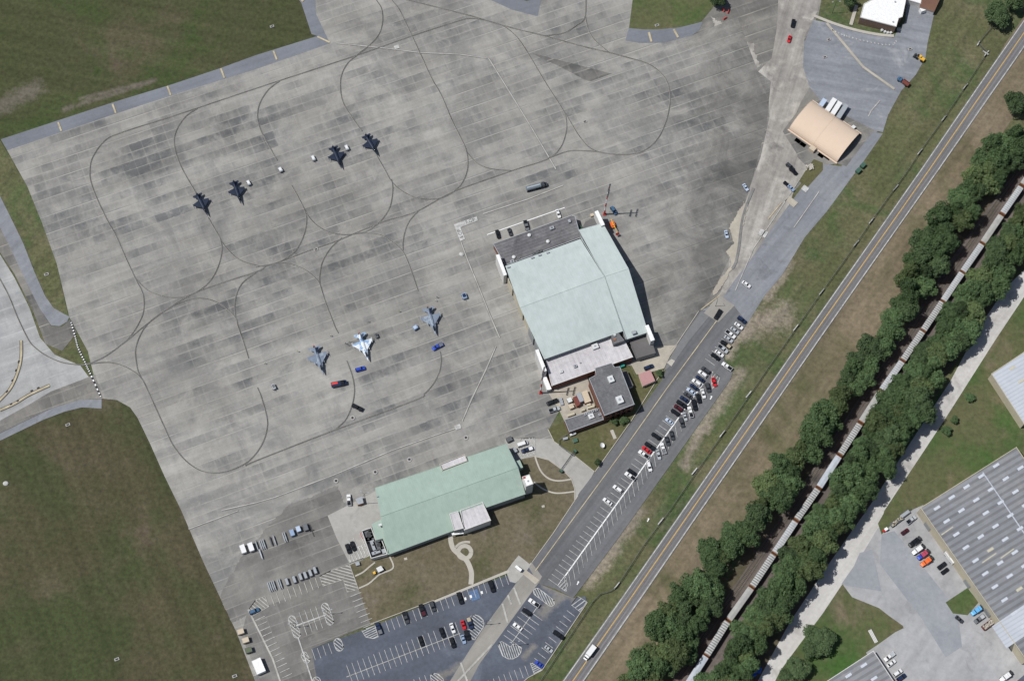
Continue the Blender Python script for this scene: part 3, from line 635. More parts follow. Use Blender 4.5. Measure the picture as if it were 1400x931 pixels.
# grey lot, perimeter road markings, patches
lines('lot_joint', 'tanconc', [S(3, 0, '320,130 420,250 520,370 690,490')], 1.3)
dsh = S(3, 0, '350,165 400,188 440,202 500,218 560,232 620,243 680,245 705,215')
for i in range(len(dsh) - 1):
    pass
lines('lot_tick', 'oldwhite', [[(a[0] + (b[0] - a[0]) * t, a[1] + (b[1] - a[1]) * t), (a[0] + (b[0] - a[0]) * t + 1.4, a[1] + (b[1] - a[1]) * t + 2)] for a, b in zip(dsh[:-1], dsh[1:]) for t in (0, .33, .66)], .45)
lines('old_stall_line', 'faint', [P('1203,138 1191,152 1187,160')], .5)
lines('old_stall_line', 'faint', [P('1093,246 1060,296 1030,340 1005,398'), P('1120,262 1085,312')], .45)
lines('concrete_patch', 'oldwhite', [P('1038,317 1048,322')], 3.6)
lines('concrete_patch', 'oldwhite', [P('1097,256 1104,261')], 3.0)
lines('concrete_patch', 'tanconc', [P('1076,272 1088,281')], 3.6)
lines('kerb_line', 'oldyellow', [P('1068,278 1050,300'), P('984,404 958,424')], .5)
area('tan_lane_edge', ragged(P('1017,275 1022,282 1012,325 1008,352 1002,366 985,395 973,408 975,398 990,375 1000,362 998,352 993,345 1003,333 996,313 1006,297'), 1.4, 4), 'tanconc', ZP - .02)
lines('joint_grime', 'drainedge', [P('1030,258 1021,280 1015,300 1012,320 1010,338 1006,358 1001,368')], 1.3, ZP + .004, True)

def pad(name, label, c, sx, sy, rz, mt='sidewalk', h=.25):
    q = W(*c); t = MB().box((0, 0, h / 2), (sx, sy, h), 0).build(name, M[mt]); t.location = (q.x, q.y, .0); t.rotation_euler = (0, 0, rz)
    return tag(t, label, 'slab')
pad('concrete_slab', 'long pale concrete slab on the lawn east of the green-roofed building', (716.5, 698), 3.4, 8.6, R(-18))

# kerbed footpaths
def path(name, pts, wd, mt='sidewalk', z=None):
    b = MB().ribbon(smooth(WL(pts)), wd, z or ZP - .008); return tag(b.build(name, M[mt]), kind='structure')
E6 = lambda s_: P(s_, 460, 680, 6.648)
path('curved_path', E6('1040,330 1040,400 1065,470 1120,520 1180,570 1215,640 1228,700 1222,790'), 2.3)
bm_ = MB(); cc = W(*E6('1165,498')[0])
bm_.ribbon([(cc.x + 3.0 * math.cos(t), cc.y + 3.0 * math.sin(t)) for t in [i * math.pi / 16 for i in range(33)]], 2.0, ZP)
tag(bm_.build('round_path', M['sidewalk']), kind='structure')
path('garden_path', E6('1080,455 1120,420 1170,405 1215,408'), 1.1)
F6 = lambda s_: P(s_, 590, 590, 6.648)
path('garden_path', F6('940,225 965,300 1000,370 1060,425 1130,447 1200,445 1275,432'), .75)
path('garden_path', F6('930,460 1010,520 1100,555 1180,560 1300,545'), .7)
path('garden_path', E6('170,715 240,680 300,630 350,590'), .7)
path('garden_path', E6('205,825 290,785 350,735 400,695 515,640 485,540'), .7)
path('garden_path', P('1171,8 1163,35'), 1.8)
path('garden_path', P('1112,22 1140,33 1170,42 1200,48 1222,50'), 1.6)
path('garden_path', P('836,588 841,600'), 1.6)

# ------------------------------------------------------------------ helpers for things
def heading(c, d):
    a, b = W(c[0] - d[0] / 2, c[1] - d[1] / 2), W(c[0] + d[0] / 2, c[1] + d[1] / 2)
    return math.atan2(b.y - a.y, b.x - a.x)
ORD = ['first', 'second', 'third', 'fourth', 'fifth', 'sixth', 'seventh', 'eighth', 'ninth', 'tenth', 'eleventh', 'twelfth', 'thirteenth', 'fourteenth', 'fifteenth', 'sixteenth', 'seventeenth', 'eighteenth', 'nineteenth', 'twentieth', 'twenty-first', 'twenty-second', 'twenty-third', 'twenty-fourth']
CACHE = {}

# ------------------------------------------------------------------ vehicles
def hull(st):
    rings = []
    for x, hw, zb, zt in st:
        k = min(.12, (zt - zb) * .25)
        rings.append([(x, -hw * .9, zb), (x, -hw, zb + k), (x, -hw, zt - k), (x, -hw * .9, zt), (x, hw * .9, zt), (x, hw, zt - k), (x, hw, zb + k), (x, hw * .9, zb)])
    return MB().loft(rings)
def car_meshes(kind):
    if kind in CACHE: return CACHE[kind]
    q = {}
    if kind == 'sedan':
        b = hull([(-2.42, .66, .38, .72), (-2.3, .82, .25, .92), (-1.5, .91, .22, .96), (0, .92, .22, .94), (1.15, .91, .22, .93), (1.95, .87, .22, .84), (2.3, .78, .25, .72), (2.42, .62, .36, .6)])
        bx0, bx1, rx0, rx1, zd, zr, hb, hr = -1.78, 1.12, -1.05, .32, .93, 1.44, .80, .63; wb = 1.42
    elif kind == 'coupe':
        b = hull([(-2.1, .62, .38, .7), (-2.0, .8, .25, .9), (-1.3, .88, .2, .92), (0, .88, .2, .88), (1.0, .88, .2, .86), (1.75, .84, .2, .76), (2.05, .74, .25, .66), (2.15, .6, .34, .56)])
        bx0, bx1, rx0, rx1, zd, zr, hb, hr = -1.55, .85, -.85, .12, .87, 1.30, .76, .58; wb = 1.3
    elif kind == 'suv':
        b = hull([(-2.4, .80, .42, .95), (-2.3, .92, .3, 1.1), (-1.2, .96, .28, 1.12), (0, .96, .28, 1.12), (1.2, .95, .28, 1.12), (1.95, .92, .28, 1.04), (2.35, .84, .3, .92), (2.46, .7, .42, .76)])
        bx0, bx1, rx0, rx1, zd, zr, hb, hr = -2.3, 1.2, -1.98, .38, 1.1, 1.76, .86, .70; wb = 1.45
    elif kind == 'van':
        b = hull([(-2.7, .92, .35, 1.25), (-2.65, .98, .3, 1.32), (0, 1.0, .28, 1.32), (1.6, .98, .28, 1.3), (2.35, .92, .28, 1.08), (2.62, .8, .32, .9), (2.7, .7, .42, .75)])
        bx0, bx1, rx0, rx1, zd, zr, hb, hr = -2.66, 2.1, -2.55, 1.3, 1.3, 2.1, .95, .84; wb = 1.7
    else:   # pickup
        b = hull([(-2.85, .9, .5, 1.0), (-2.8, .98, .45, 1.08), (-.75, 1.0, .4, 1.1), (0, 1.0, .4, 1.12), (1.25, .99, .4, 1.14), (2.2, .96, .4, 1.08), (2.72, .9, .42, .98), (2.85, .78, .5, .84)])
        bx0, bx1, rx0, rx1, zd, zr, hb, hr = -.72, 1.42, -.52, .72, 1.12, 1.86, .90, .74; wb = 1.8
        b.box((-1.78, .93, 1.2), (2.1, .1, .26)); b.box((-1.78, -.93, 1.2), (2.1, .1, .26)); b.box((-2.78, 0, 1.2), (.1, 1.76, .26))
        q['truck_bed'] = MB().box((-1.75, 0, 1.13), (1.94, 1.72, .03))
    # painted roof and pillars
    b.loft([[(rx0 - .04, -hr, zr - .05), (rx1 + .04, -hr, zr - .05), (rx1 + .04, hr, zr - .05), (rx0 - .04, hr, zr - .05)], [(rx0, -hr + .05, zr + .03), (rx1, -hr + .05, zr + .03), (rx1, hr - .05, zr + .03), (rx0, hr - .05, zr + .03)]])
    for s_ in (-1, 1):
        b.tube((bx1, s_ * hb, zd), (rx1, s_ * hr, zr), .045, n=4); b.tube((bx0, s_ * hb, zd), (rx0, s_ * hr, zr), .06, n=4)
        xm = (rx0 + rx1) / 2 - .1; b.tube((xm, s_ * (hb + .0), zd), (xm, s_ * hr, zr), .05, n=4)
    def pane(a, c, d, e): return MB().loft([[a, c, d, e], [(p[0] * .985, p[1] * .985, p[2] - .03) for p in (a, c, d, e)]])
    hb2, hr2 = hb - .03, hr - .03
    q['body'] = b
    q['windshield'] = pane((bx1, -hb2, zd), (bx1, hb2, zd), (rx1, hr2, zr - .03), (rx1, -hr2, zr - .03))
    q['rear_window'] = pane((bx0, hb2, zd), (bx0, -hb2, zd), (rx0, -hr2, zr - .03), (rx0, hr2, zr - .03))
    for s_, nm in ((-1, 'side_window'), (1, 'side_window ')):
        q[nm] = pane((bx0, s_ * hb2, zd), (bx1, s_ * hb2, zd), (rx1, s_ * hr2, zr - .03), (rx0, s_ * hr2, zr - .03))
    r = .34 if kind in ('sedan', 'coupe') else .40; hwid = {'sedan': .84, 'coupe': .8, 'suv': .88, 'van': .92, 'pickup': .92}[kind]
    i = 0
    for sx in (-1, 1):
        for sy in (-1, 1):
            q['wheel' + ' ' * i] = MB().tube((sx * wb, sy * (hwid - .12), r), (sx * wb, sy * (hwid + .12), r), r, n=12); i += 1
    CACHE[kind] = {k: v.mesh(k.strip()) for k, v in q.items()}
    for k, me in CACHE[kind].items():
        if k.startswith('wheel'): pass
    return CACHE[kind]
NAMES = {'sedan': 'sedan', 'coupe': 'coupe', 'suv': 'suv', 'van': 'van', 'pickup': 'pickup_truck'}
def car(kind, c, d, color, label, group=None, bed=None):
    q = W(*c); jit = random.uniform(-.025, .025)
    t = thing('parked_' + NAMES[kind], label, {'suv': 'suv', 'van': 'van', 'pickup': 'pickup truck'}.get(kind, 'car'), (q.x, q.y, ZP + .01), heading(c, d) + jit, group)
    for k, me in car_meshes(kind).items():
        n_ = k.strip()
        mt = paint(color) if n_ == 'body' else M['tyre'] if n_ == 'wheel' else paint(bed or 'black') if n_ == 'truck_bed' else M['glass']
        put(n_, me, mt, t)
    return t
WORDS = {'sedan': 'sedan', 'coupe': 'small coupe', 'suv': 'suv', 'van': 'van', 'pickup': 'pickup'}
def row(name, sheet, d, items, group, fmt='{c} {k}{x}, {o} from the top {n}'):
    for i, it in enumerate(items):
        s_, kind, c = it[:3]; x = it[3] if len(it) > 3 else ''; fl = -1 if len(it) > 4 and it[4] == 'r' else 1
        p = P(s_, *sheet)[0]
        car(kind, p, (d[0] * fl, d[1] * fl), c, fmt.format(c=c, k=WORDS[kind], x=' ' + x if x else '', o=ORD[i], n=name), group, it[5] if len(it) > 5 else None)
SA = (870, 410, 7.756); SB = (840, 520, 7.756); SC = (730, 620, 7.756); SD = (560, 770, 7.756)
row('in the row by bare sand', SA, (13, 9.3), [
 ('1115,220', 'suv', 'navy'), ('1083,285', 'sedan', 'white'), ('1040,333', 'sedan', 'silver'), ('995,375', 'pickup', 'white', 'with dark bed'),
 ('975,425', 'sedan', 'silver', 'with dark glass'), ('945,480', 'pickup', 'black', 'with tan load', 'r', 'tan'), ('915,530', 'pickup', 'silver', 'with black bed'), ('877,577', 'sedan', 'white'), ('835,612', 'suv', 'black')], 'cars parked along the bare sand')
car('pickup', P('958,715', *SA)[0], (-13, -9.3), 'white', 'white pickup with black bed standing alone at the sandy corner of the lot')
GB = 'cars parked along the angled spine'
fb = '{c} {k}{x}, {o} from the top {n}'
row("on the spine's road side", SA, (-13, -9.3), [('735,755', 'suv', 'dark grey'), ('700,795', 'suv', 'white')], GB)
LB = [('675,845', 'sedan', 'navy'), ('635,885', 'suv', 'white')]
def rowfrom(start, name, items, d, group):
    for i, (sh, s_, kind, c, x, fl, bed) in enumerate(items):
        car(kind, P(s_, *sh)[0], (d[0] * fl, d[1] * fl), c, f'{c} {WORDS[kind]}{" " + x if x else ""}, {ORD[start + i]} from the top {name}', group, bed)
def I(sh, s_, kind, c, x='', fl=1, bed=None): return (sh, s_, kind, c, x, fl, bed)
rowfrom(2, "on the spine's road side", [
 I(SA, '675,845', 'sedan', 'navy'), I(SA, '635,885', 'suv', 'white'), I(SB, '845,80', 'sedan', 'navy'), I(SB, '810,125', 'sedan', 'pale blue'), I(SB, '778,167', 'sedan', 'dark grey'), I(SB, '740,208', 'sedan', 'navy'),
 I(SB, '710,260', 'pickup', 'black'), I(SB, '678,303', 'suv', 'maroon'), I(SB, '645,350', 'suv', 'black'), I(SB, '580,442', 'coupe', 'pale blue'), I(SB, '440,600', 'suv', 'black', 'with tan roof load'), I(SB, '375,705', 'pickup', 'black'),
 I(SB, '338,743', 'sedan', 'red'), I(SB, '308,793', 'pickup', 'white', 'with black bed'), I(SC, '1040,205', 'sedan', 'black'), I(SC, '1018,248', 'pickup', 'white', 'with dark bed'), I(SC, '885,382', 'suv', 'white'), I(SC, '778,515', 'sedan', 'white')], (-13, -9.3), GB)
rowfrom(0, "on the spine's grass side", [
 I(SB, '1055,25', 'sedan', 'red'), I(SB, '988,85', 'suv', 'dark grey'), I(SB, '938,148', 'sedan', 'white'), I(SB, '890,200', 'suv', 'black'), I(SB, '845,270', 'pickup', 'black'), I(SB, '803,345', 'pickup', 'white', 'with dark bed', -1), I(SB, '745,392', 'coupe', 'silver'),
 I(SB, '712,455', 'suv', 'dark grey'), I(SB, '608,590', 'sedan', 'dark grey'), I(SB, '558,650', 'sedan', 'dark grey'), I(SB, '512,730', 'pickup', 'white', 'with grey bed', -1, 'grey'), I(SB, '465,795', 'sedan', 'silver'), I(SC, '1220,145', 'suv', 'white')], (4, 14), GB)
GL = 'cars in the blue asphalt lot'
D1 = (5, 14.5)
for s_, k, c, lb, fl, bed in [
 ('870,250', 'pickup', 'black', 'black pickup near the pale stop slab, easternmost along the lawn kerb', 1, None),
 ('535,375', 'pickup', 'black', 'black pickup beside the blue disabled bay at the lawn kerb', 1, None),
 ('245,460', 'suv', 'dark grey', 'dark grey suv where the sidewalk along the lawn kerb ends', 1, None),
 ('135,500', 'pickup', 'black', 'black pickup carrying a brown load, left of the dark grey suv', -1, 'maroon'),
 ('-40,580', 'pickup', 'dark grey', 'dark grey pickup alone at the lawn kerb, left of three empty bays', 1, None),
 ('-325,695', 'pickup', 'navy', 'navy pickup against the striped island at the concrete lot corner', -1, 'grey'),
 ('455,690', 'sedan', 'white', 'white sedan alone in the middle row of the blue lot', 1, None),
 ('345,738', 'sedan', 'black', 'black sedan left of the white one in the middle row', 1, None),
 ('570,655', 'coupe', 'red', 'small red coupe beside the large striped island', 1, None),
 ('640,640', 'pickup', 'navy', 'navy pickup with a cluttered bed, touching the large striped island', 1, 'tan'),
 ('612,765', 'suv', 'black', 'black suv between the pale blue coupe and large striped island', 1, None),
 ('570,808', 'coupe', 'light blue', 'light blue coupe below the small red one', 1, None),
 ('455,845', 'suv', 'black', 'black suv below the white sedan in the middle row', 1, None),
 ('122,828', 'sedan', 'black', 'black sedan standing leftmost in the middle row', 1, None)]:
    car(k, P(s_, *SD)[0], (D1[0] * fl, D1[1] * fl), c, lb, GL, bed)
GR2 = 'cars in the lot between strip and fence'
for sh, s_, k, c, lb, fl in [
 (SD, '1318,425', 'pickup', 'white', 'white pickup with black bed by the capsule shaped island', 1), (SD, '1245,520', 'suv', 'black', 'black suv between two white vehicles near the capsule island', 1),
 (SD, '1145,675', 'sedan', 'white', 'white sedan right of the concrete strip, above the kidney shaped island', 1),
 ((660, 830, 9.217), '955,355', 'pickup', 'black', 'black pickup backed to the fence side kerb', -1), ((660, 830, 9.217), '830,530', 'coupe', 'silver', 'silver coupe on the fence side kerb below the black pickup', -1),
 ((660, 830, 9.217), '710,720', 'coupe', 'blue', 'blue coupe beside the striped triangle at the fence corner', 1)]:
    car(k, P(s_, *sh)[0], (-13 * fl, -9.5 * fl), c, lb, GR2)
ONE = [
 ('pickup', (981, 431.3), (-8, 13), 'black', 'black pickup rolling over the concrete crossing at the head of the road', None),
 ('sedan', (1020, 390), (13, 9), 'white', 'white sedan alone on the perimeter asphalt north of the parking rows', None),
 ('sedan', (680.6, 321.5), (3.5, 12), 'black', 'black sedan under the white line, left of two others by the grey annex', None),
 ('coupe', (697.2, 318.5), (3.5, 10), 'dark grey', 'dark grey coupe half under the edge of the grey ribbed annex', None),
 ('pickup', (719.5, 310), (3, 11), 'grey', 'grey pickup between the white line and grey ribbed annex', None),
 ('sedan', (763.1, 293.6), (4, 12), 'white', 'white sedan parked by the far end of the grey ribbed annex', None),
 ('suv', (838.8, 289.3), (6, 9), 'steel blue', 'blue grey suv beside the foot of the striped mast', None),
 ('pickup', (754.8, 550.8), (-13, 5), 'black', 'black pickup in the yard of the brick building', None),
 ('pickup', (757.8, 561), (13, -4), 'silver', 'silver pickup with dark nose in the yard of the brick building', None),
 ('suv', (886.6, 503.2), (13, -5), 'navy', 'navy suv tucked against the pink roofed shelter', None),
 ('van', (714.3, 608), (13, -4), 'white', 'white van on the hatched pad by the green roof', None),
 ('pickup', (720.5, 615.8), (-13, 4), 'navy', 'navy pickup with white bed cover on the hatched pad', 'white'),
 ('pickup', (477.2, 684.5), (-1, -13), 'white', 'white pickup with black bed near the small metal shelter', None),
 ('suv', (476.3, 750.7), (4, 11), 'black', 'black suv nearest the service lot, beside the hatched bay', None),
 ('sedan', (483, 747.2), (4, 11), 'black', 'black sedan nearest the walled plant yard, beside the hatched bay', None),
 ('pickup', (488.5, 558), (-14, -7), 'black', 'black pickup on the apron with its tailgate towards the green roof', None),
 ('pickup', (598.3, 475), (-13, 7), 'blue', 'blue pickup with grey bed in front of the grey fighter', 'grey'),
 ('suv', (1083.8, 34), (-2, 11), 'black', 'black suv with bright roof on the lane at the top', None),
 ('coupe', (1078.8, 55), (-3, 11), 'red', 'red coupe on the lane behind the black suv', None),
 ('suv', (1084, 235.5), (8, 7), 'black', 'black suv beside the pallet pile below the tan shelter', None),
 ('suv', (1079.6, 229.2), (8, 7), 'dark grey', 'dark grey suv above the black one below the tan shelter', None),
 ('coupe', (1075.4, 253.5), (7, 6), 'black', 'black coupe at the broken edge of the perimeter road', None),
 ('coupe', (1081, 258.5), (8, 7), 'light blue', 'light blue coupe at the broken edge of the perimeter road', None),
 ('coupe', (992.8, 321.5), (2.5, 10), 'pale blue', 'pale blue coupe on dark apron beside the sandy lane edge', None),
 ('pickup', (1245, 711.4), (11, -8), 'silver', 'silver pickup with black bed at the corner of the grey warehouse', None),
 ('coupe', (1236.4, 727.4), (11, -8), 'maroon', 'maroon coupe between the flatbed trailers and trucks', None),
 ('suv', (1286.9, 773.9), (11, -8), 'black', 'black suv nearer the white trailer by the warehouse wall', None),
 ('coupe', (1291, 781.2), (11, -8), 'black', 'black coupe below the black suv by the warehouse wall', None),
 ('pickup', (1337.9, 846.6), (-11, 8), 'grey', 'grey pickup between the sky blue truck and red skip', 'silver'),
 ('pickup', (1215, 898), (-11, 8), 'white', 'white pickup at the end of the small warehouse row', 'silver'),
 ('sedan', (1217.9, 906.9), (11, -8), 'white', 'white sedan, second in the small warehouse row', None),
 ('suv', (1226.4, 920), (11, -8), 'white', 'white suv, third in the small warehouse row', None),
 ('suv', (1231.4, 926.5), (11, -8), 'navy', 'navy suv, last in the small warehouse row', None),
 ('coupe', (1310.7, 846.8), (7, 6), 'dark grey', 'dark grey coupe below the grass square by the warehouse', None),
 ('suv', (348, 836), (12, -5), 'olive' if 0 else 'steel blue', 'steel blue box bodied suv on the hatched corner of the concrete lot', None),
 ('coupe', (1019, 257.5), (5, 8), 'pale blue', 'pale blue cart at the top of the sandy lane edge', None),
 ('suv', (492.7, 505.6), (14, -4), 'blue', 'bright blue van in front of the blue and white fighter', None),
]
for k, c, d, cl, lb, bed in ONE: car(k, c, d, cl, lb, None, bed)

def rig(name, label, cat, c, d, parts, group=None, z=None):
    """a vehicle or machine from (part name, MB, material) pieces"""
    q = W(*c); t = thing(name, label, cat, (q.x, q.y, ZP + .01 if z is None else z), heading(c, d), group)
    for n_, b, mt in parts:
        me = b.mesh(n_); put(n_, me, mt, t)
    return t
def wheels(xs, y, r=.5, w_=.35):
    return [('wheel', MB().tube((x, s_ * (y - w_ / 2), r), (x, s_ * (y + w_ / 2), r), r, n=12), M['tyre']) for x in xs for s_ in (-1, 1)]
def semi(label, c, d, c1, c2=None, sleeper=True):
    p = [('hood', hull([(1.3, 1.0, .6, 1.9), (2.6, .95, .6, 1.75), (3.3, .8, .6, 1.5)]), paint(c1)),
         ('cab', MB().box((.3, 0, 1.65), (2.0, 2.3, 2.1), 0, .9), paint(c2 or c1)),
         ('windshield', MB().loft([[(1.33, -.9, 1.9), (1.33, .9, 1.9), (1.22, .85, 2.6), (1.22, -.85, 2.6)], [(1.28, -.9, 1.9), (1.28, .9, 1.9), (1.17, .85, 2.6), (1.17, -.85, 2.6)]]), M['glass']),
         ('chassis', MB().box((-2.3, 0, .85), (3.4, 1.0, .3)).box((-2.9, 0, 1.08), (1.0, 1.1, .16)), M['darksteel']),
         ('fuel_tank', MB().tube((-.6, 1.1, .8), (.6, 1.1, .8), .32), M['steel']), ('fuel_tank', MB().tube((-.6, -1.1, .8), (.6, -1.1, .8), .32), M['steel'])]
    if sleeper: p.append(('sleeper', MB().box((-1.2, 0, 1.9), (1.1, 2.3, 2.6), 0, .92), paint(c2 or c1)))
    return rig('semi_tractor', label, 'truck', c, d, p + wheels((2.3, -2.3, -3.5), 1.0), 'semi tractors without trailers')
semi('black semi tractor at the head of the truck row by the warehouse', (1249.2, 742), (-11, 8), 'black')
semi('white semi tractor with white sleeper in the warehouse truck row', (1254, 752.4), (-11, 8), 'white')
semi('blue nosed semi tractor with crimson cab in the warehouse truck row', (1261, 759.3), (-11, 8), 'blue', 'crimson')
semi('orange semi tractor at the end of the warehouse truck row', (1265.7, 768.5), (-11, 8), 'orange')
semi('sky blue semi tractor beside the grass square by the warehouse', (1334.5, 835), (-11, 8), 'sky blue')
semi('white semi tractor in the bottom corner of the concrete yard', (1374, 925.5), (-11, 8), 'white')
def boxy(name, label, cat, c, d, L, Wd, H, mt, z0=.1, group=None, roofmt=None, whl=None):
    b = MB().box((0, 0, z0 + H / 2), (L, Wd, H))
    p = [('body', b, mt), ('roof_frame', MB().box((0, Wd / 2 - .06, z0 + H + .04), (L, .12, .08)).box((0, -Wd / 2 + .06, z0 + H + .04), (L, .12, .08)).box((L / 2 - .06, 0, z0 + H + .04), (.12, Wd - .24, .08)).box((-L / 2 + .06, 0, z0 + H + .04), (.12, Wd - .24, .08)), roofmt or mt),
         ('door', MB().box((-L / 2 - .03, Wd * .24, z0 + H / 2), (.06, Wd * .44, H * .9)), roofmt or mt), ('door', MB().box((-L / 2 - .03, -Wd * .24, z0 + H / 2), (.06, Wd * .44, H * .9)), roofmt or mt)]
    if whl: p += wheels(whl, Wd / 2 - .2, .45)
    return rig(name, label, cat, c, d, p, group)
rig('box_truck', 'white box truck driving down the highway lane', 'truck', (806, 893), (-9, 12), [
 ('cargo_box', MB().box((-.9, 0, 2.0), (5.2, 2.4, 2.5)), paint('white')), ('cab', hull([(1.85, 1.05, .5, 2.1), (2.7, 1.05, .5, 2.05), (3.1, 1.0, .5, 1.25), (3.75, .9, .5, 1.1)]), paint('white')),
 ('windshield', MB().loft([[(2.8, -.9, 2.0), (2.8, .9, 2.0), (3.2, .92, 1.32), (3.2, -.92, 1.32)], [(2.75, -.9, 1.98), (2.75, .9, 1.98), (3.15, .92, 1.28), (3.15, -.92, 1.28)]]), M['glass']),
 ('chassis', MB().box((0, 0, .6), (6.6, 1.0, .25)), M['darksteel'])] + wheels((2.8, -2.1), .98, .45))
rig('tanker_truck', 'long grey fuel tanker truck on the apron above the white line', 'truck', (733.5, 257.3), (30, -8), [
 ('tank', MB().loft([[(x, r_ * 1.15 * math.cos(a), 1.95 + r_ * .85 * math.sin(a)) for a in [i * math.pi / 6 for i in range(12)]] for x, r_ in ((-5.6, .7), (-5.4, 1.05), (2.2, 1.05), (2.4, .7))]), plain('tanker_grey', (.16, .19, .215), .45)),
 ('walkway', MB().box((-1.6, 0, 2.9), (7.0, .55, .08)), plain('tanker_walkway', (.38, .42, .45), .5)),
 ('cab', hull([(2.7, 1.15, .6, 2.5), (4.0, 1.15, .6, 2.5), (4.5, 1.1, .6, 1.6), (5.5, .95, .6, 1.45)]), paint('dark grey')),
 ('windshield', MB().box((4.3, 0, 2.05), (.12, 1.9, .7)), M['glass']),
 ('chassis', MB().box((-.5, 0, .75), (9.6, 1.0, .3)), M['darksteel'])] + wheels((4.4, 1.2, -.1, -3.6, -4.9), 1.05))
rig('fire_truck', 'long dark truck with a red tail by the grey fighter', 'truck', (464.3, 526), (19, -4), [
 ('body', hull([(-4.0, 1.1, .6, 1.9), (-3.8, 1.2, .6, 2.0), (1.0, 1.2, .6, 2.0), (2.8, 1.15, .6, 1.9), (3.6, 1.0, .6, 1.4)]), paint('navy')),
 ('hose_deck', MB().box((-2.2, .3, 2.08), (3.0, 1.0, .16)), M['mast_red'] if 0 else plain('signal_red', (.66, .05, .04), .5)),
 ('cab', MB().box((1.5, 0, 2.25), (1.7, 2.1, .6), 0, .88), paint('black')), ('windshield', MB().box((2.42, 0, 2.2), (.1, 1.7, .45)), M['glass'])] + wheels((2.4, -2.4), 1.0))
rig('dump_truck', 'blue cabbed truck with a red brown bed at the grass edge', 'truck', (1234, 113.8), (-13, -9), [
 ('cab', hull([(.9, 1.05, .6, 2.1), (2.0, 1.05, .6, 2.1), (2.5, 1.0, .6, 1.5), (3.4, .9, .6, 1.35)]), paint('steel blue')), ('windshield', MB().box((2.25, 0, 1.85), (.12, 1.8, .5)), M['glass']),
 ('bed', MB().box((-1.5, 0, 1.15), (4.0, 2.3, .2)).box((-1.5, 1.1, 1.6), (4.0, .12, .8)).box((-1.5, -1.1, 1.6), (4.0, .12, .8)).box((-3.45, 0, 1.6), (.12, 2.1, .8)), M['rustdark']),
 ('chassis', MB().box((-.3, 0, .7), (6.0, .9, .25)), M['darksteel'])] + wheels((2.4, -2.2), .98))
rig('wheel_loader', 'yellow wheel loader with black bucket at the lot edge', 'loader', (1257, 81.5), (-10, -6), [
 ('engine_cover', hull([(-2.6, .9, .8, 1.7), (-1.2, .95, .8, 1.9), (0, .9, .8, 1.8)]), M['yellowp']), ('cab', MB().box((.1, 0, 2.1), (1.3, 1.4, 1.5), 0, .85), M['yellowp']), ('cab_window', MB().box((.78, 0, 2.2), (.06, 1.1, .8)), M['glass']),
 ('lift_arm', MB().tube((.6, .5, 1.5), (2.6, .5, .7), .14).tube((.6, -.5, 1.5), (2.6, -.5, .7), .14), M['darksteel']), ('bucket', MB().loft([[(2.5, -1.25, .2), (3.6, -1.25, .15), (2.7, -1.25, 1.2)], [(2.5, 1.25, .2), (3.6, 1.25, .15), (2.7, 1.25, 1.2)]]), M['darksteel'])] + wheels((1.4, -1.5), 1.05, .7, .5))
rig('boom_lift', 'orange boom lift with long tan arm in the hangar shadow', 'lift', (837.6, 309.3), (4.5, 10), [
 ('base', hull([(-1.5, 1.0, .5, 1.3), (0, 1.15, .5, 1.5), (1.5, 1.0, .5, 1.3)]), M['orange']), ('turntable', MB().box((-.3, 0, 1.8), (2.4, 1.7, .7)), M['orange']),
 ('boom', MB().tube((-2.6, 0, 2.5), (3.0, 0, 2.9), .22, n=6).tube((3.0, 0, 2.9), (5.4, 0, 2.2), .15, n=6), M['yellowp']), ('basket', MB().box((5.9, 0, 1.6), (.9, 1.7, .1)).box((5.5, 0, 2.1), (.08, 1.7, 1.0)).box((6.3, 0, 2.1), (.08, 1.7, 1.0)), M['mast_red'])] + wheels((1.1, -1.1), 1.1, .45))
boxy('trailer', 'short pale blue trailer nearest the corner of the tan shelter', 'trailer', (1123.2, 145), (7, -10), 4.6, 2.4, 2.6, paint('pale blue'), .7, 'trailers along the tan shelter', None, (-1.2, 1.2))
boxy('trailer', 'long white trailer right of the short pale blue one', 'trailer', (1134.3, 148), (9, -14), 8.2, 2.5, 2.7, paint('white'), .7, 'trailers along the tan shelter', None, (-2.6, -1.6))
boxy('trailer', 'long white trailer between white and grey ones by the shelter', 'trailer', (1141.6, 152.6), (9, -14), 8.2, 2.5, 2.7, paint('white'), .7, 'trailers along the tan shelter', None, (-2.6, -1.6))
boxy('trailer', 'long grey trailer, the last beside the tan shelter', 'trailer', (1149.6, 157), (9, -14), 9.2, 2.5, 2.7, M['acgrey'], .7, 'trailers along the tan shelter', None, (-2.6, -1.6))
boxy('trailer', 'white trailer backed against the beige warehouse wall', 'trailer', (1297.6, 763), (-8, -11), 6.4, 2.5, 2.7, paint('white'), .7, None, None, (-2.0, 2.0))
boxy('container', 'large white container on the left edge of the service lot', 'container', (354.6, 912), (5, 12), 6.6, 4.2, 2.8, M['white'])
G1 = 'boxes on the service lot'
for c, cl, lb, s_ in [((332.9, 752), 'white', 'white box, leftmost of two on the service lot', (4.0, 2.3, 2.0)), ((343.6, 749.3), 'white', 'white box right of its twin on the service lot', (4.0, 2.3, 2.0)),
 ((399.7, 729.7), 'light blue', 'pale blue generator box nearest the dark tank rack', (3.0, 2.0, 1.6)), ((408.3, 724.6), 'pale blue', 'pale blue generator box beside the round nosed grey trailer', (2.6, 2.0, 1.6)),
 ((418.3, 722), 'grey', 'dark grey equipment trailer beside the tow bar', (3.2, 2.0, 1.5))]:
    boxy('equipment_box', lb, 'equipment box', c, (4, 11), *s_, paint(cl), .35, G1, None, (-.8, .8))
A7p = lambda s_: P(s_, 320, 700, 7.756)[0]
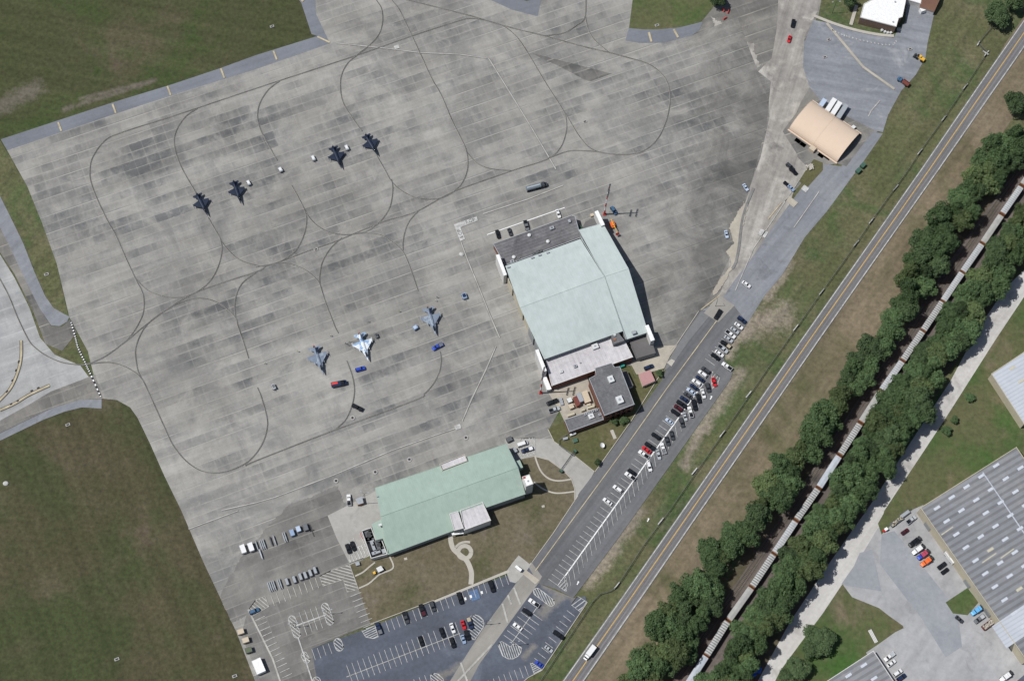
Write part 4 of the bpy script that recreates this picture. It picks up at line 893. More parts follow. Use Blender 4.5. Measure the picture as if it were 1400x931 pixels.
for i, s_ in enumerate(('860,625', '810,652', '757,676', '705,692', '640,722', '562,745')):
    boxy('equipment_box', f'dark grey equipment box, {ORD[i]} from the right along the light concrete seam', 'equipment box', A7p(s_), (4, 11), 3.4, 1.5, 1.3, M['acgrey'], .3, 'grey equipment along the seam', M['acdark'])
def rack(label, c, d, n, mt, group):
    p = [('frame', MB().box((1.3, 0, .45), (.2, .8 * n, .2)).box((-1.3, 0, .45), (.2, .8 * n, .2)), M['darksteel'])]
    for i in range(n):
        y = (i - (n - 1) / 2) * .85
        p.append(('tank', MB().loft([[(x, y + r_ * math.cos(a), .9 + r_ * math.sin(a)) for a in [k * math.pi / 4 for k in range(8)]] for x, r_ in ((-2.6, .05), (-1.8, .3), (1.2, .33), (2.3, .2), (2.7, .04))]), mt))
    return rig('tank_rack', label, 'tank rack', c, d, p, group)
GT = 'racks of long tanks on the service lot'
rack('single slim tank rack next to the white boxes', A7p('245,360'), (4, 12), 1, M['acgrey'], GT)
rack('triple rack of dark tanks right of the slim one', A7p('305,348'), (4, 12), 3, M['acgrey'], GT)
rack('dark tank rack, left one of the middle pair', A7p('392,315'), (4, 12), 1, M['acdark'], GT)
rack('grey tank rack, right one of the middle pair', A7p('432,303'), (4, 12), 1, M['acgrey'], GT)
rack('double tank rack left of the pale blue boxes', A7p('540,270'), (4, 12), 2, M['acgrey'], GT)
rack('lone silver tank rack below the white boxes', A7p('287,450'), (4, 12), 1, plain('silver_tank', (.45, .48, .52), .4), GT)
rack('double rack of grey tanks at the left of the seam row', A7p('382,795'), (4, 12), 2, M['acgrey'], GT)
rack('double rack of grey tanks second from the seam row left', A7p('422,782'), (4, 12), 2, M['acgrey'], GT)
rack('double rack of grey tanks beside the boxes on the seam', A7p('487,765'), (4, 12), 2, M['acgrey'], GT)
rig('tow_bar', 'thin dark tow bar lying on the service lot', 'tow bar', A7p('825,200'), (5, 14), [('bar', MB().tube((-3.0, 0, .4), (3.0, 0, .4), .1, n=6), M['darksteel']), ('axle', MB().tube((0, -.8, .35), (0, .8, .35), .09, n=6), M['darksteel']), ('wheel', MB().tube((0, -.85, .3), (0, -.7, .3), .3), M['tyre']), ('wheel', MB().tube((0, .7, .3), (0, .85, .3), .3), M['tyre'])])
GE = 'boxes along the grass edge'
for s_, cl, lb in (('75,415', 'beige', 'cream box at the grass edge, topmost of three'), ('128,505', 'beige', 'tan box at the grass edge, between cream and olive ones'), ('160,610', 'olive', 'olive box at the grass edge next to the white container')):
    boxy('equipment_box', lb, 'equipment box', P(s_, 320, 811, 7.756)[0], (9, -3), 3.0, 2.4, 1.9, M[cl], .3, GE, M['tanconc'] if 'cream' in lb else M['acdark'])
# ground support carts near the jets
def cart(label, c, d, L, Wd, H, mt, top):
    return rig('ground_cart', label, 'ground cart', c, d, [('body', MB().box((0, 0, .45 + H / 2), (L, Wd, H), 0, .94), mt), ('cover', MB().box((-.1, 0, .47 + H + .05), (L * .62, Wd * .7, .1)), top), ('tow_handle', MB().tube((L / 2, 0, .5), (L / 2 + 1.1, 0, .35), .06, n=5), M['darksteel'])] + wheels((-L * .3, L * .3), Wd / 2, .3, .2), 'ground carts around the jets')
cart('white cart left of the second dark jet from the right', (428.6, 218.3), (4, 8), 3.0, 1.6, 1.1, paint('silver'), paint('white'))
cart('white cart between the two upper dark jets', (474.3, 204), (4, 8), 3.0, 1.6, 1.1, paint('silver'), paint('white'))
cart('white cart beside the upper of the two left dark jets', (340.3, 252), (4, 7), 2.8, 1.5, 1.1, paint('silver'), paint('white'))
cart('white cart alone between the dark jet pairs', (383.8, 234), (4, 6), 2.6, 1.7, 1.1, paint('silver'), paint('white'))
cart('pale blue cart right of the rightmost grey fighter', (634.8, 406.5), (3, 8), 3.0, 2.2, 1.2, paint('light blue'), paint('navy'))
cart('pale blue cube cart left of the rightmost grey fighter', (568, 449.5), (6, -4), 2.3, 2.0, 1.3, paint('light blue'), paint('pale blue'))
cart('small dark cart between the two right fighters', (515, 460.3), (3, 7), 2.4, 1.2, .9, paint('grey'), paint('dark grey'))
cart('silver cart below the leftmost grey fighter', (374.5, 530.2), (4, 8), 2.8, 1.6, 1.2, paint('silver'), paint('grey'))
def skip(label, c, d, L, Wd, mt, fill=None, cat='dumpster', grp=None):
    p = [('bin', MB().box((0, Wd / 2, .9), (L, .12, 1.5)).box((0, -Wd / 2, .9), (L, .12, 1.5)).box((L / 2, 0, .9), (.12, Wd - .12, 1.5)).box((-L / 2, 0, .9), (.12, Wd - .12, 1.5)).box((0, 0, .2), (L, Wd - .12, .12)), mt)]
    if fill: p.append(('rubble', fill, M['sidewalk']))
    else: p.append(('lid', MB().box((-L * .24, 0, 1.7), (L * .46, Wd, .08)).box((L * .24, 0, 1.7), (L * .46, Wd, .08)), mt))
    return rig('dumpster', label, cat, c, d, p, grp)
rb = MB(); rng_ = random.Random(3)
for i in range(60): rb.box((rng_.uniform(-2.7, 2.7), rng_.uniform(-.9, .9), rng_.uniform(.7, 1.5)), (rng_.uniform(.3, .9), rng_.uniform(.2, .6), rng_.uniform(.1, .4)), rng_.uniform(0, 3))
skip('long red skip full of pale rubble by the warehouse wall', (1350, 854.2), (11, -8), 6.4, 2.3, M['rustdark'], rb)
skip('green dumpster nearer the grass under the tan shelter', (1179, 228), (6, -6), 2.6, 2.0, M['dumpgreen'], None, 'dumpster', 'green dumpsters')
skip('green dumpster farther from the grass, lower of the two', (1172.8, 235.3), (6, -6), 2.6, 2.0, M['dumpgreen'], None, 'dumpster', 'green dumpsters')
skip('teal dumpster in the shade behind the white roofed annex', (850.5, 501.3), (5, -2), 2.0, 1.5, M['teal'])
skip('white lidded dumpster at the fence beside the green roof', (703.8, 617), (3, 6), 2.2, 1.8, M['acgrey'])
skip('small grey dumpster at the north corner of the green roof', (696, 602), (4, -2), 2.6, 2.2, M['acdark'])
pl = MB()
for i in range(26): pl.box((rng_.uniform(-2, 2), rng_.uniform(-1.6, 1.6), rng_.uniform(.1, .9)), (rng_.uniform(.4, 1.4), rng_.uniform(.3, 1.0), .2), rng_.uniform(0, 3))
q = W(1106.5, 230); t = pl.build('pallet_pile', M['sidewalk']); t.location = (q.x, q.y, ZP); tag(t, 'untidy pile of pale pallets on the grass below the tan shelter', 'pallet pile')
for c, lb, L in (((1225, 713.6), 'loaded flatbed trailer lying nearer the road by the warehouse', 7.5), ((1236.4, 703.4), 'empty grey flatbed trailer nearer the warehouse corner', 5.5)):
    fl = MB(); 
    if 'loaded' in lb:
        for i in range(18): fl.box((rng_.uniform(-3.2, 3.2), rng_.uniform(-.7, .7), 1.2), (rng_.uniform(.5, 1.2), rng_.uniform(.3, .8), .5), rng_.uniform(-.2, .2))
    else: fl.box((0, 0, 1.02), (5.0, 1.4, .06))
    rig('flatbed_trailer', lb, 'trailer', c, (11, -8), [('deck', MB().box((0, 0, .85), (L, 2.0, .2)), M['acdark']), ('load', fl, M['acgrey'] if 'empty' in lb else M['beigewall']), ('drawbar', MB().tube((L / 2, 0, .8), (L / 2 + 1.4, 0, .6), .1), M['darksteel'])] + wheels((-1.5, -.5), .9, .4))
rig('golf_cart', 'small red and white cart on the grass tip by the yard', 'cart', (1209.7, 725), (6, -4), [('body', hull([(-1.3, .6, .3, .8), (0, .65, .3, .7), (1.3, .55, .3, .8)]), paint('red')), ('canopy', MB().box((.2, 0, 1.8), (1.7, 1.3, .08)), M['white']), ('post', MB().tube((.9, .5, .7), (.9, .5, 1.8), .03).tube((.9, -.5, .7), (.9, -.5, 1.8), .03).tube((-.6, .5, .7), (-.6, .5, 1.8), .03).tube((-.6, -.5, .7), (-.6, -.5, 1.8), .03), M['darksteel'])] + wheels((-.8, .8), .55, .25, .2))
q = W(1033, 917, .5); tp = MB()
for i in range(6): tp.box((rng_.uniform(-2, 2), rng_.uniform(-2, 2), .6 + .1 * i), (rng_.uniform(1.5, 3), rng_.uniform(1.2, 2.5), .5), rng_.uniform(0, 3), .7)
t = tp.build('tarpaulin', M['tarp']); t.location = (q.x, q.y, 0); tag(t, 'crumpled blue tarpaulin between the trees and gravel road', 'tarpaulin')
# red barrier pieces on the old pavement
for c, d, lb in (((989.2, 15), (1, 6), 'upright red barrier piece nearest the grass at the top'), ((995.3, 17.3), (-1, 4), 'short red barrier piece right of the longer upright one'), ((991, 26.5), (6, -4), 'fallen red barrier piece below the two upright ones')):
    rig('road_barrier', lb, 'barrier', c, d, [('base', MB().box((0, 0, .2), (2.3, .7, .4), 0, .85), plain('barrier_red', (.62, .07, .05), .5) if 'bred' not in M else M['bred']), ('top', MB().box((0, 0, .7), (2.2, .3, .6)), M['redtip'])], 'red barriers on the old pavement')

# ------------------------------------------------------------------ jets
def fus(st, n=12):
    return MB().loft([[(x, w_ * math.cos(a), z + h * math.sin(a)) for a in [2 * math.pi * i / n for i in range(n)]] for x, w_, h, z in st])
def wing(pts, z, th=.12):
    return MB().prism(pts, z - th / 2, z + th / 2)
def mir(pts): return [(x, -y) for x, y in pts]
def jet_meshes(kind):
    if 'jet' + kind in CACHE: return CACHE['jet' + kind]
    L = []
    if kind == 'grey':
        L += [('fuselage', fus([(7.5, .04, .04, 1.75), (6.6, .3, .3, 1.78), (5.4, .5, .55, 1.85), (4.0, .65, .72, 1.95), (2.5, .85, .78, 1.9), (0, 1.0, .75, 1.85), (-3, 1.0, .72, 1.9), (-5.5, .85, .66, 1.95), (-7.0, .6, .56, 2.0)]), 'skin')]
        wg = [(2.0, .85), (-2.2, 4.75), (-3.3, 4.75), (-3.5, .85)]; lx = [(5.0, .45), (2.0, 1.35), (1.6, .8), (3.0, .6)]
        tl = [(-5.0, .75), (-6.6, 2.9), (-7.5, 2.9), (-7.3, .75)]
        fin = [(-3.2, 2.5), (-6.3, 5.0), (-7.3, 5.0), (-7.0, 2.5)]; tip = [(-6.3, 5.0), (-6.75, 5.45), (-7.45, 5.45), (-7.3, 5.0)]
        can = fus([(5.6, .12, .1, 2.3), (4.9, .38, .42, 2.35), (3.9, .42, .5, 2.45), (2.7, .3, .25, 2.55)], 10); noz = ((-7.0, 0, 2.0), (-7.9, 0, 2.0), .56, .42)
        L += [('strake', wing(lx, 1.95), 'skin'), ('strake', wing(mir(lx), 1.95), 'skin')]
        for s_ in (1, -1):
            L.append(('wing_missile', MB().tube((-3.9, s_ * 4.85, 1.9), (-1.3, s_ * 4.85, 1.9), .1, n=6).box((-3.7, s_ * 4.85, 1.9), (.4, .55, .04)), 'white'))
            L.append(('drop_tank', fus([(1.6, .05, .05, 1.3), (.6, .3, .3, 1.3), (-1.6, .32, .32, 1.3), (-3.2, .05, .05, 1.3)], 8), 'white'))
            b = L[-1][1]; b.v = [(x, y + s_ * 2.3, z) for x, y, z in b.v]
    else:
        L += [('fuselage', fus([(6.9, .04, .04, 1.7), (5.6, .32, .3, 1.72), (4.2, .5, .55, 1.8), (2.6, .75, .7, 1.85), (.5, .95, .7, 1.85), (-2, 1.0, .68, 1.85), (-4.6, .95, .6, 1.9), (-6.2, .75, .5, 1.95)]), 'skin')]
        wg = [(1.6, .7), (-1.0, 4.05), (-2.0, 4.1), (-2.9, .7)]; lx = [(3.6, .4), (1.6, 1.0), (1.4, .6), (2.4, .5)]
        tl = [(-4.0, .8), (-5.4, 2.4), (-6.3, 2.4), (-6.2, .8)]
        fin = [(-2.6, 2.3), (-5.2, 4.3), (-6.1, 4.3), (-5.8, 2.3)]; tip = [(-5.2, 4.3), (-5.5, 4.55), (-6.15, 4.55), (-6.1, 4.3)]
        can = fus([(4.9, .1, .1, 2.15), (4.2, .35, .4, 2.2), (3.2, .38, .45, 2.3), (1.9, .25, .2, 2.4)], 10); noz = ((-6.2, 0, 1.95), (-6.7, 0, 1.95), .6, .5)
        L += [('strake', wing(lx, 1.8), 'skin'), ('strake', wing(mir(lx), 1.8), 'skin')]
        for s_ in (1, -1):
            L.append(('wing_missile', MB().tube((-2.3, s_ * 4.12, 1.7), (.1, s_ * 4.12, 1.7), .09, n=6), 'skin'))
    for p in (wg, mir(wg)): L.append(('wing', wing(p, 1.88 if kind == 'grey' else 1.7, .14), 'skin'))
    for p in (tl, mir(tl)): L.append(('tailplane', wing(p, 1.95, .1), 'skin'))
    def vert(p, th): return MB().loft([[(x, -th, z) for x, z in p], [(x, th, z) for x, z in p]])
    L += [('tail_fin', vert(fin, .1), 'skin'), ('fin_tip', vert(tip, .1), 'tip'), ('canopy', can, 'glass'), ('nozzle', MB().tube(*noz, n=10), 'noz'),
          ('landing_gear', MB().tube((3.4, 0, 1.3), (3.4, 0, .2), .09, n=5).tube((3.4, -.12, .25), (3.4, .12, .25), .25), 'dark')]
    for s_ in (1, -1): L.append(('landing_gear', MB().tube((-1.2, s_ * .7, 1.4), (-1.2, s_ * 1.2, .3), .1, n=5).tube((-1.2, s_ * 1.1, .34), (-1.2, s_ * 1.35, .34), .34), 'dark'))
    CACHE['jet' + kind] = [(n_, b.mesh(n_), r_) for n_, b, r_ in L]
    return CACHE['jet' + kind]
def jet(kind, c, d, label, skin, tip, white, group):
    q = W(c[0], c[1], 1.8); t = thing('fighter_jet', label, 'fighter jet', (q.x, q.y, ZP + .01), heading(c, d), group)
    for n_, me, r_ in jet_meshes(kind):
        for p in me.polygons: p.use_smooth = n_ in ('fuselage', 'canopy', 'drop_tank')
        put(n_, me, {'skin': skin, 'tip': tip, 'white': white, 'glass': M['glass'], 'noz': M['nozzle'], 'dark': M['tyre']}[r_], t)
jet('grey', (436, 493.5), (11.5, 33.5), 'grey fighter with red fin tip, leftmost of the three lower jets', M['jetgrey'], M['redtip'], M['acgrey'], 'grey and blue fighters in the lower row')
jet('grey', (497.6, 475.5), (12, 36), 'blue and white splotched fighter in the middle of the lower row', M['jetblue'], M['redtip'], M['ac'], 'grey and blue fighters in the lower row')
jet('grey', (590.5, 440), (10, 34), 'grey fighter nearest the mint roofed hangar', M['jetgrey'], plain('dull_red', (.34, .10, .10), .5), M['acgrey'], 'grey and blue fighters in the lower row')
ND = 'dark navy fighters in the upper row'
for c, d, lb in (((508, 199), (16.5, 28), 'dark navy fighter, rightmost of the upper row'), ((461, 216), (11, 27), 'dark navy fighter, second from the right in the upper row'),
                 ((324.6, 263.8), (9.5, 28), 'dark navy fighter, second from the left in the upper row'), ((276.6, 280.5), (13.5, 27), 'dark navy fighter, leftmost of the upper row')):
    jet('navy', c, d, lb, M['jetnavy'], M['jetnavy'], M['jetnavy'], ND)

# ------------------------------------------------------------------ people on the apron
def person_meshes(pose):
    if ('man', pose) in CACHE: return CACHE[('man', pose)]
    me = bpy.data.meshes.new('person'); a = {0: .12, 1: .3}[pose]
    V = [(0, 0, .95), (0, 0, 1.2), (0, 0, 1.42), (0, 0, 1.52), (.02, 0, 1.66), (0, .1, .9), (.05, .11, .5), (0, .12, .08), (0, -.1, .9), (-.05, -.11, .5), (-.02, -.12, .08),
         (0, .2, 1.4), (a * .5, .26, 1.12), (a * 1.6, .24, .9 + a * .6), (0, -.2, 1.4), (a * .3, -.27, 1.12), (a, -.25, .88), (.14, .12, .05), (.12, -.12, .05)]
    E = [(0, 1), (1, 2), (2, 3), (3, 4), (0, 5), (5, 6), (6, 7), (0, 8), (8, 9), (9, 10), (2, 11), (11, 12), (12, 13), (2, 14), (14, 15), (15, 16), (7, 17), (10, 18)]
    rad = [.15, .15, .16, .06, .105, .10, .07, .05, .10, .07, .05, .075, .05, .04, .075, .05, .04, .04, .04]
    me.from_pydata(V, E, []); o = bpy.data.objects.new('t', me); col.objects.link(o)
    md = o.modifiers.new('s', 'SKIN'); sv = me.skin_vertices[0].data
    for i, r_ in enumerate(rad): sv[i].radius = (r_, r_)
    sv[0].use_root = True
    o.modifiers.new('u', 'SUBSURF').levels = 1
    bpy.context.view_layer.update(); dg = bpy.context.evaluated_depsgraph_get()
    body = bpy.data.meshes.new_from_object(o.evaluated_get(dg)); bpy.data.objects.remove(o)
    vest = fus([(0, .01, .01, 0)] * 2, 10)
    vest = MB().loft([[(rx * math.cos(t), ry * math.sin(t), z) for t in [2 * math.pi * i / 10 for i in range(10)]] for z, rx, ry in ((.98, .17, .2), (1.2, .17, .21), (1.42, .18, .25), (1.5, .1, .14))]).mesh('vest')
    cap = MB().loft([[(.02 + r_ * math.cos(t), r_ * math.sin(t), z) for t in [2 * math.pi * i / 10 for i in range(10)]] for z, r_ in ((1.66, .125), (1.74, .11), (1.80, .05))]).mesh('hair')
    CACHE[('man', pose)] = (body, vest, cap); return CACHE[('man', pose)]
PPL = [((595.6, 412.3), 'standing person in a yellow vest above the rightmost grey fighter', 'hivis'), ((597.5, 408), 'standing person in dark clothes behind a vested one by the fighter', 'overall'),
 ((545.8, 426.8), 'standing person in a yellow vest left of the rightmost fighter tail', 'hivis'), ((452.2, 460), 'standing person in a yellow vest near the dark taxi line end', 'hivis'),
 ((477.5, 468.5), 'person in white top by the blue and white fighter wing', 'white'), ((476, 472.8), 'person in dark clothes by the blue and white fighter wing', 'overall'), ((472.4, 470.6), 'person in dark clothes farthest from the blue and white wing', 'overall'),
 ((503.6, 441), 'person in white top above the blue and white fighter tail', 'white'), ((407.4, 481.5), 'person in a yellow vest left of the leftmost grey fighter', 'hivis'), ((362.4, 498), 'person in a yellow vest far left of the grey fighters', 'hivis')]
for i, (c, lb, cl) in enumerate(PPL):
    q = W(*c); body, vest, cap = person_meshes(i % 2)
    t = thing('person', lb, 'person', (q.x, q.y, ZP + .0), i * 1.3, 'ground crew on the apron')
    put('body', body, M['overall'], t); put('vest', vest, M[cl], t); put('hair', cap, M['darksteel'] if i % 3 else M['white'], t)

# ------------------------------------------------------------------ buildings
class Bld:
    def __init__(s, name, label, c, cat='building', group=None):
        q = W(*c); s.o = Vector((q.x, q.y, 0)); s.t = thing(name, label, cat, s.o, 0, group)
    def rel(s, pts): return [Vector(p) - s.o for p in pts]
    def px(s, pts, z): return s.rel(WL(pts, z))
    def add(s, name, b, mt, parent=None): return b.build(name, M[mt], parent or s.t)
    def flat(s, poly, h, roof, wall, inset=.2, para=.35, ptrim=None, z0=0.0, names=('roof', 'wall')):
        """flat roofed block: walls, roof sheet, raised parapet"""
        p = [Vector((q[0], q[1])) for q in poly]
        if sum(p[i - 1].x * p[i].y - p[i].x * p[i - 1].y for i in range(len(p))) < 0: p = p[::-1]
        c = sum(p, Vector((0, 0))) / len(p)
        s.add(names[1], MB().prism([c + (q - c) * (1 - inset / max(4, (q - c).length)) for q in p], z0, h - .3), wall)
        r = s.add(names[0], MB().prism(p, h - .3, h), roof)
        if para:
            b = MB(); n = len(p)
            for i in range(n):
                a, d = p[i], p[(i + 1) % n]; v = (d - a); L = v.length
                if L < .5: continue
                m_ = (a + d) / 2; nr = Vector((-v.y, v.x)).normalized() * .15
                b.box((m_.x + nr.x, m_.y + nr.y, h + para / 2 + .003), (L - .32, .3, para), math.atan2(v.y, v.x))
                b.box((a.x + (c - a).normalized().x * .2, a.y + (c - a).normalized().y * .2, h + para / 2 + .006), (.34, .34, para + .004), math.atan2(v.y, v.x))
            s.add('parapet', b, ptrim or wall, r)
        return r
    def gable(s, A, B, C, D, ze, ra, rb, zr, roof, wall, trim, zn=None):
        """A B = far eave, D C = near eave (at ze), ra rb = ridge ends (at zr)"""
        zn = ze if zn is None else zn
        A, B, C, D = (Vector((q[0], q[1], z)) for q, z in ((A, ze), (B, ze), (C, zn), (D, zn))); ra = Vector((ra[0], ra[1], zr)); rb = Vector((rb[0], rb[1], zr))
        dn = Vector((0, 0, -.25)); r = None
        b = MB().add([A, B, rb, ra, A + dn, B + dn, rb + dn, ra + dn], [(0, 3, 2, 1), (4, 5, 6, 7), (0, 1, 5, 4), (1, 2, 6, 5), (3, 0, 4, 7)])
        b.add([D, C, rb, ra, D + dn, C + dn, rb + dn, ra + dn], [(0, 1, 2, 3), (4, 7, 6, 5), (1, 0, 4, 5), (2, 1, 5, 6), (0, 3, 7, 4)])
        r = s.add('roof', b, roof)
        s.add('ridge_cap', MB().tube(ra + Vector((0, 0, .02)), rb + Vector((0, 0, .02)), .13, n=6), trim, r)
        for P_, Q_ in ((A, B), (D, C)): s.add('gutter', MB().tube(P_ + Vector((0, 0, -.05)), Q_ + Vector((0, 0, -.05)), .16, n=6), trim, r)
        k = .985; c = (A + B + C + D) / 4
        w_ = [c + (q - c) * k for q in (A, B, C, D)]; ra2 = c + (ra - c) * k; rb2 = c + (rb - c) * k
        lo = [Vector((q.x, q.y, 0)) for q in w_]; w_ = [Vector((q.x, q.y, z - .3)) for q, z in zip(w_, (ze, ze, zn, zn))]; ra2.z = rb2.z = zr - .32
        s.add('wall', MB().add(lo + w_ + [ra2, rb2], [(0, 1, 5, 4), (1, 2, 6, 9, 5), (2, 3, 7, 6), (3, 0, 4, 8, 7), (4, 5, 9, 8), (7, 8, 9, 6)]), wall)
        return r
    def unit(s, c, z, sx, sy, h, rz=None, mt='ac', fan=True, parent=None, name='roof_unit'):
        q = W(c[0], c[1], z + h) - s.o; rz = ROW if rz is None else rz
        o = s.add(name, MB().box((0, 0, h / 2), (sx, sy, h)), mt, parent); o.location = (q.x, q.y, z); o.rotation_euler = (0, 0, rz)
        if fan: s.add('fan', MB().tube((0, 0, h), (0, 0, h + .06), min(sx, sy) * .24, n=14), 'acgrey' if mt == 'ac' else 'darksteel', o)
        return o
    def dome(s, c, z, r_):
        q = W(c[0], c[1], z) - s.o
        o = s.add('roof_vent', MB().loft([[(a * math.cos(t), a * math.sin(t), h) for t in [2 * math.pi * i / 12 for i in range(12)]] for a, h in ((r_ * .7, 0), (r_ * .7, .5), (r_, .5), (r_ * .85, .9), (r_ * .3, 1.1))]), 'ac'); o.location = (q.x, q.y, z)
def mid(a, b, t=.5): return a + (b - a) * t
K58 = lambda s_: P(s_, 660, 240, 5.817)
K67 = lambda s_: P(s_, 670, 370, 5.817)

# aircraft hangar
h = Bld('aircraft_hangar', 'huge hangar with pale mint gable roof and white door towers', (785, 400), 'hangar')
A, B_, C_, D_ = h.px(P('691,364 793.5,327 851.5,452.5 744,491'), 9.5)
ra, rb = h.px(P('711,420.7 826,378.5'), 16.0)
h.gable(A, B_, C_, D_, 9.5, ra, rb, 16.0, 'mint', 'greywall', 'mintedge')
A, B_, C_, D_ = h.px(P('791.2,314.5 824.5,305.5 886,454 856,464'), 8.6)
ra2, rb2 = h.px(P('826.2,378.4 859.5,367.5'), 16.12)
h.gable(A, B_, C_, D_, 8.6, ra2, rb2, 16.12, 'mint', 'greywall', 'mintedge')
for s_ in ('678,349 682.5,348.2 692.9,375.5 688.7,377', '813,289.9 817.4,288 826.8,307.3 821.9,309.2', '731.9,479 736.2,477.8 747.4,506.5 742.8,508.4', '881.8,445.6 886.6,444.2 895,464.5 889.8,466.4'):
    p = h.px(P(s_), 10.2); h.add('door_tower', MB().prism(p, 0, 10.2), 'whitewall')
    c = sum(p, Vector((0, 0, 0))) / 4; h.add('tower_roof', MB().prism([c + (q - c) * 1.02 for q in p], 10.2, 10.35), 'white')
lo, hi = h.px(P('694,372.5 742,486'), 9.0)
for i in range(6):
    a, b = mid(lo, hi, .06 + i * .15), mid(lo, hi, .06 + i * .15 + .135); v = (b - a); m_ = mid(a, b); off = Vector((-v.y, v.x, 0)).normalized() * (-.5 if i % 2 else -.9)
    h.add('hangar_door', MB().box((m_.x - abs(off.x), m_.y + off.y * .3, 4.1), (v.length, .25, 8.2), math.atan2(v.y, v.x)), 'beigewall' if i < 4 else 'greywall')
h.unit((866.8, 454), 9.6, 2.0, 1.6, 1.0, None, 'acgrey', False)
h.unit((726, 412.5), 14.2, .9, .7, .7, None, 'acgrey', False)
for s_ in ('452,632', '518,612', '205,728', '395,652'): h.unit(K58(s_)[0], 10.2, 1.5, .7, .5, None, 'acgrey', False, None, 'roof_vent')
sm_ = MB(); q0, q1 = h.px(P('794.5,325.5'), 10.0)[0], h.px(P('826.3,377.5'), 16.4)[0]; sm_.tube(q0, q1, .18, n=5); q2 = h.px(P('856,463.5'), 9.2)[0]; sm_.tube(q1, q2, .14, n=5); h.add('roof_seam', sm_, 'mintedge')
# grey ribbed annex
a_ = Bld('annex', 'long flat annex with dark grey ribbed roof beside the mint hangar', (735, 330))
r_ = a_.flat(a_.px(K58('82,545 705,318 735,325 782,495 180,716 128,628'), 5.4), 5.4, 'gravelroof', 'brick', .3, .25, 'acgrey')
for s_ in ('370,478', '518,528', '247,652'): a_.dome(K58(s_)[0], 5.4, 1.0)
for s_, sx in (('550,415', 2.2), ('690,360', 1.2), ('415,620', 2.4), ('450,600', 2.6), ('235,682', 2.0)): a_.unit(K58(s_)[0], 5.4, sx, 1.6, 1.2, None, 'acgrey' if sx < 2.3 else 'acdark', sx > 1.5)
pp = MB(); q0, q1 = a_.px(K58('265,690 300,650'), 5.8); pp.tube(q0, q1, .12); a_.add('roof_pipe', pp, 'steel')
a2 = Bld('lean_to', 'low dark lean-to between the grey annex and the hangar door tower', (812, 300), 'lean-to')
a2.flat(a2.px(K58('815,370 905,328 950,385 850,408 790,420'), 4.0), 4.0, 'darkroof', 'brownwall', .2, 0)
a2.unit(K58('870,312')[0], 0.1, 1.8, 1.4, 1.3, None, 'beige', False, name='wall_box'); a2.unit(K58('770,412')[0], .1, 2.2, 1.6, 2.0, None, 'dumpgreen', False, name='wall_box')
# white annex
a3 = Bld('annex', 'long annex with pinkish white membrane roof below the mint hangar', (805, 495))
r_ = a3.flat(a3.px(K67('440,712 952,526 985,590 1072,560 1137,688 490,918'), 6.0), 6.0, 'whiteroof', 'brick', .3, .3, 'whitewall')
a3.unit(K67('565,800')[0], 6, 1.6, 1.4, 1.1, None, 'ac'); a3.unit(K67('678,757')[0], 6, 1.5, 1.4, 1.1, None, 'acgrey'); a3.unit(K67('836,600')[0], 6, 3.0, 2.4, 1.5, None, 'ac'); a3.unit(K67('718,732')[0], 6, .6, .5, .7, None, 'steel', False)
ph = a3.px(K67('952,485 1000,468 1070,555 985,585'), 9.5)
pr = a3.add('penthouse', MB().prism(ph, 6.01, 9.5), 'shingle'); a3.unit(K67('992,510')[0], 9.5, 1.0, 1.0, .8, None, 'ac', True, pr, 'roof_vent'); a3.unit(K67('990,548')[0], 9.5, 1.2, .9, .5, None, 'rust', False, pr)
# dark flat workshop
a4 = Bld('workshop', 'small workshop with plain charcoal flat roof beside the white annex', (876, 470))
a4.flat(a4.px(K67('1112,560 1268,510 1318,655 1165,700'), 4.6), 4.6, 'darkroof', 'greywall', .25, .2, 'darkroof')
# brick building
K73 = lambda s_: P(s_, 730, 470, 6.648)
b1 = Bld('brick_building', 'tall red brick building with dark speckled roof and two white units', (836, 535))
b1.flat(b1.px(K73('500,318 562,285 555,222 706,175 735,215 780,206 914,552 640,655'), 10.5), 10.5, 'shingle', 'brick', .35, .35, 'acgrey')
b1.unit(K73('700,318')[0], 10.5, 2.6, 3.2, 1.6); b1.unit(K73('780,505')[0], 10.5, 3.0, 3.6, 1.7)
ar, br = b1.px(K73('640,655 914,552'), 0)
for i in range(5):
    m_ = mid(b1.px(K73('640,655')[0:1], 10.5)[0], b1.px(K73('914,552')[0:1], 10.5)[0], .14 + i * .18); n_ = Vector((br - ar)).normalized()
    for z_ in (3.0, 7.0): b1.add('window', MB().box((m_.x, m_.y, z_), (1.6, .14, 1.5), math.atan2(n_.y, n_.x)), 'glass')
b2 = Bld('brick_wing', 'low brick wing with dark tiled roof and clustered air units', (800, 578))
b2.flat(b2.px(K73('276,690 430,640 600,580 634,690 320,803'), 4.8), 4.8, 'shingle', 'brick', .25, .25, 'acgrey')
for s_, k in (('470,635', 1), ('500,622', 1), ('532,610', 1), ('566,598', 1), ('520,655', 2), ('600,640', 1)): b2.unit(K73(s_)[0], 4.8, 1.2 * k + .2, 1.2 * k, 1.0, None, 'ac' if k == 2 else 'acgrey')
b3 = Bld('side_shed', 'narrow dark roofed shed along the shaded side of the brick building', (856, 516), 'shed')
b3.flat(b3.px(K73('800,250 842,242 905,378 866,396'), 3.6), 3.6, 'darkroof', 'whitewall', .15, 0)
def shed(name, label, pts, hgt, roof, wall, cat='shed', grp=None, sheet=K73):
    p = sheet(pts); cx = sum(q[0] for q in p) / len(p); cy = sum(q[1] for q in p) / len(p)
    b = Bld(name, label, (cx, cy), cat, grp); b.flat(b.px(p, hgt), hgt, roof, wall, .12, 0)
    b.add('roof_edge', MB().prism([q * 1.03 for q in b.px(p, hgt)], hgt - .34, hgt - .31), wall); return b
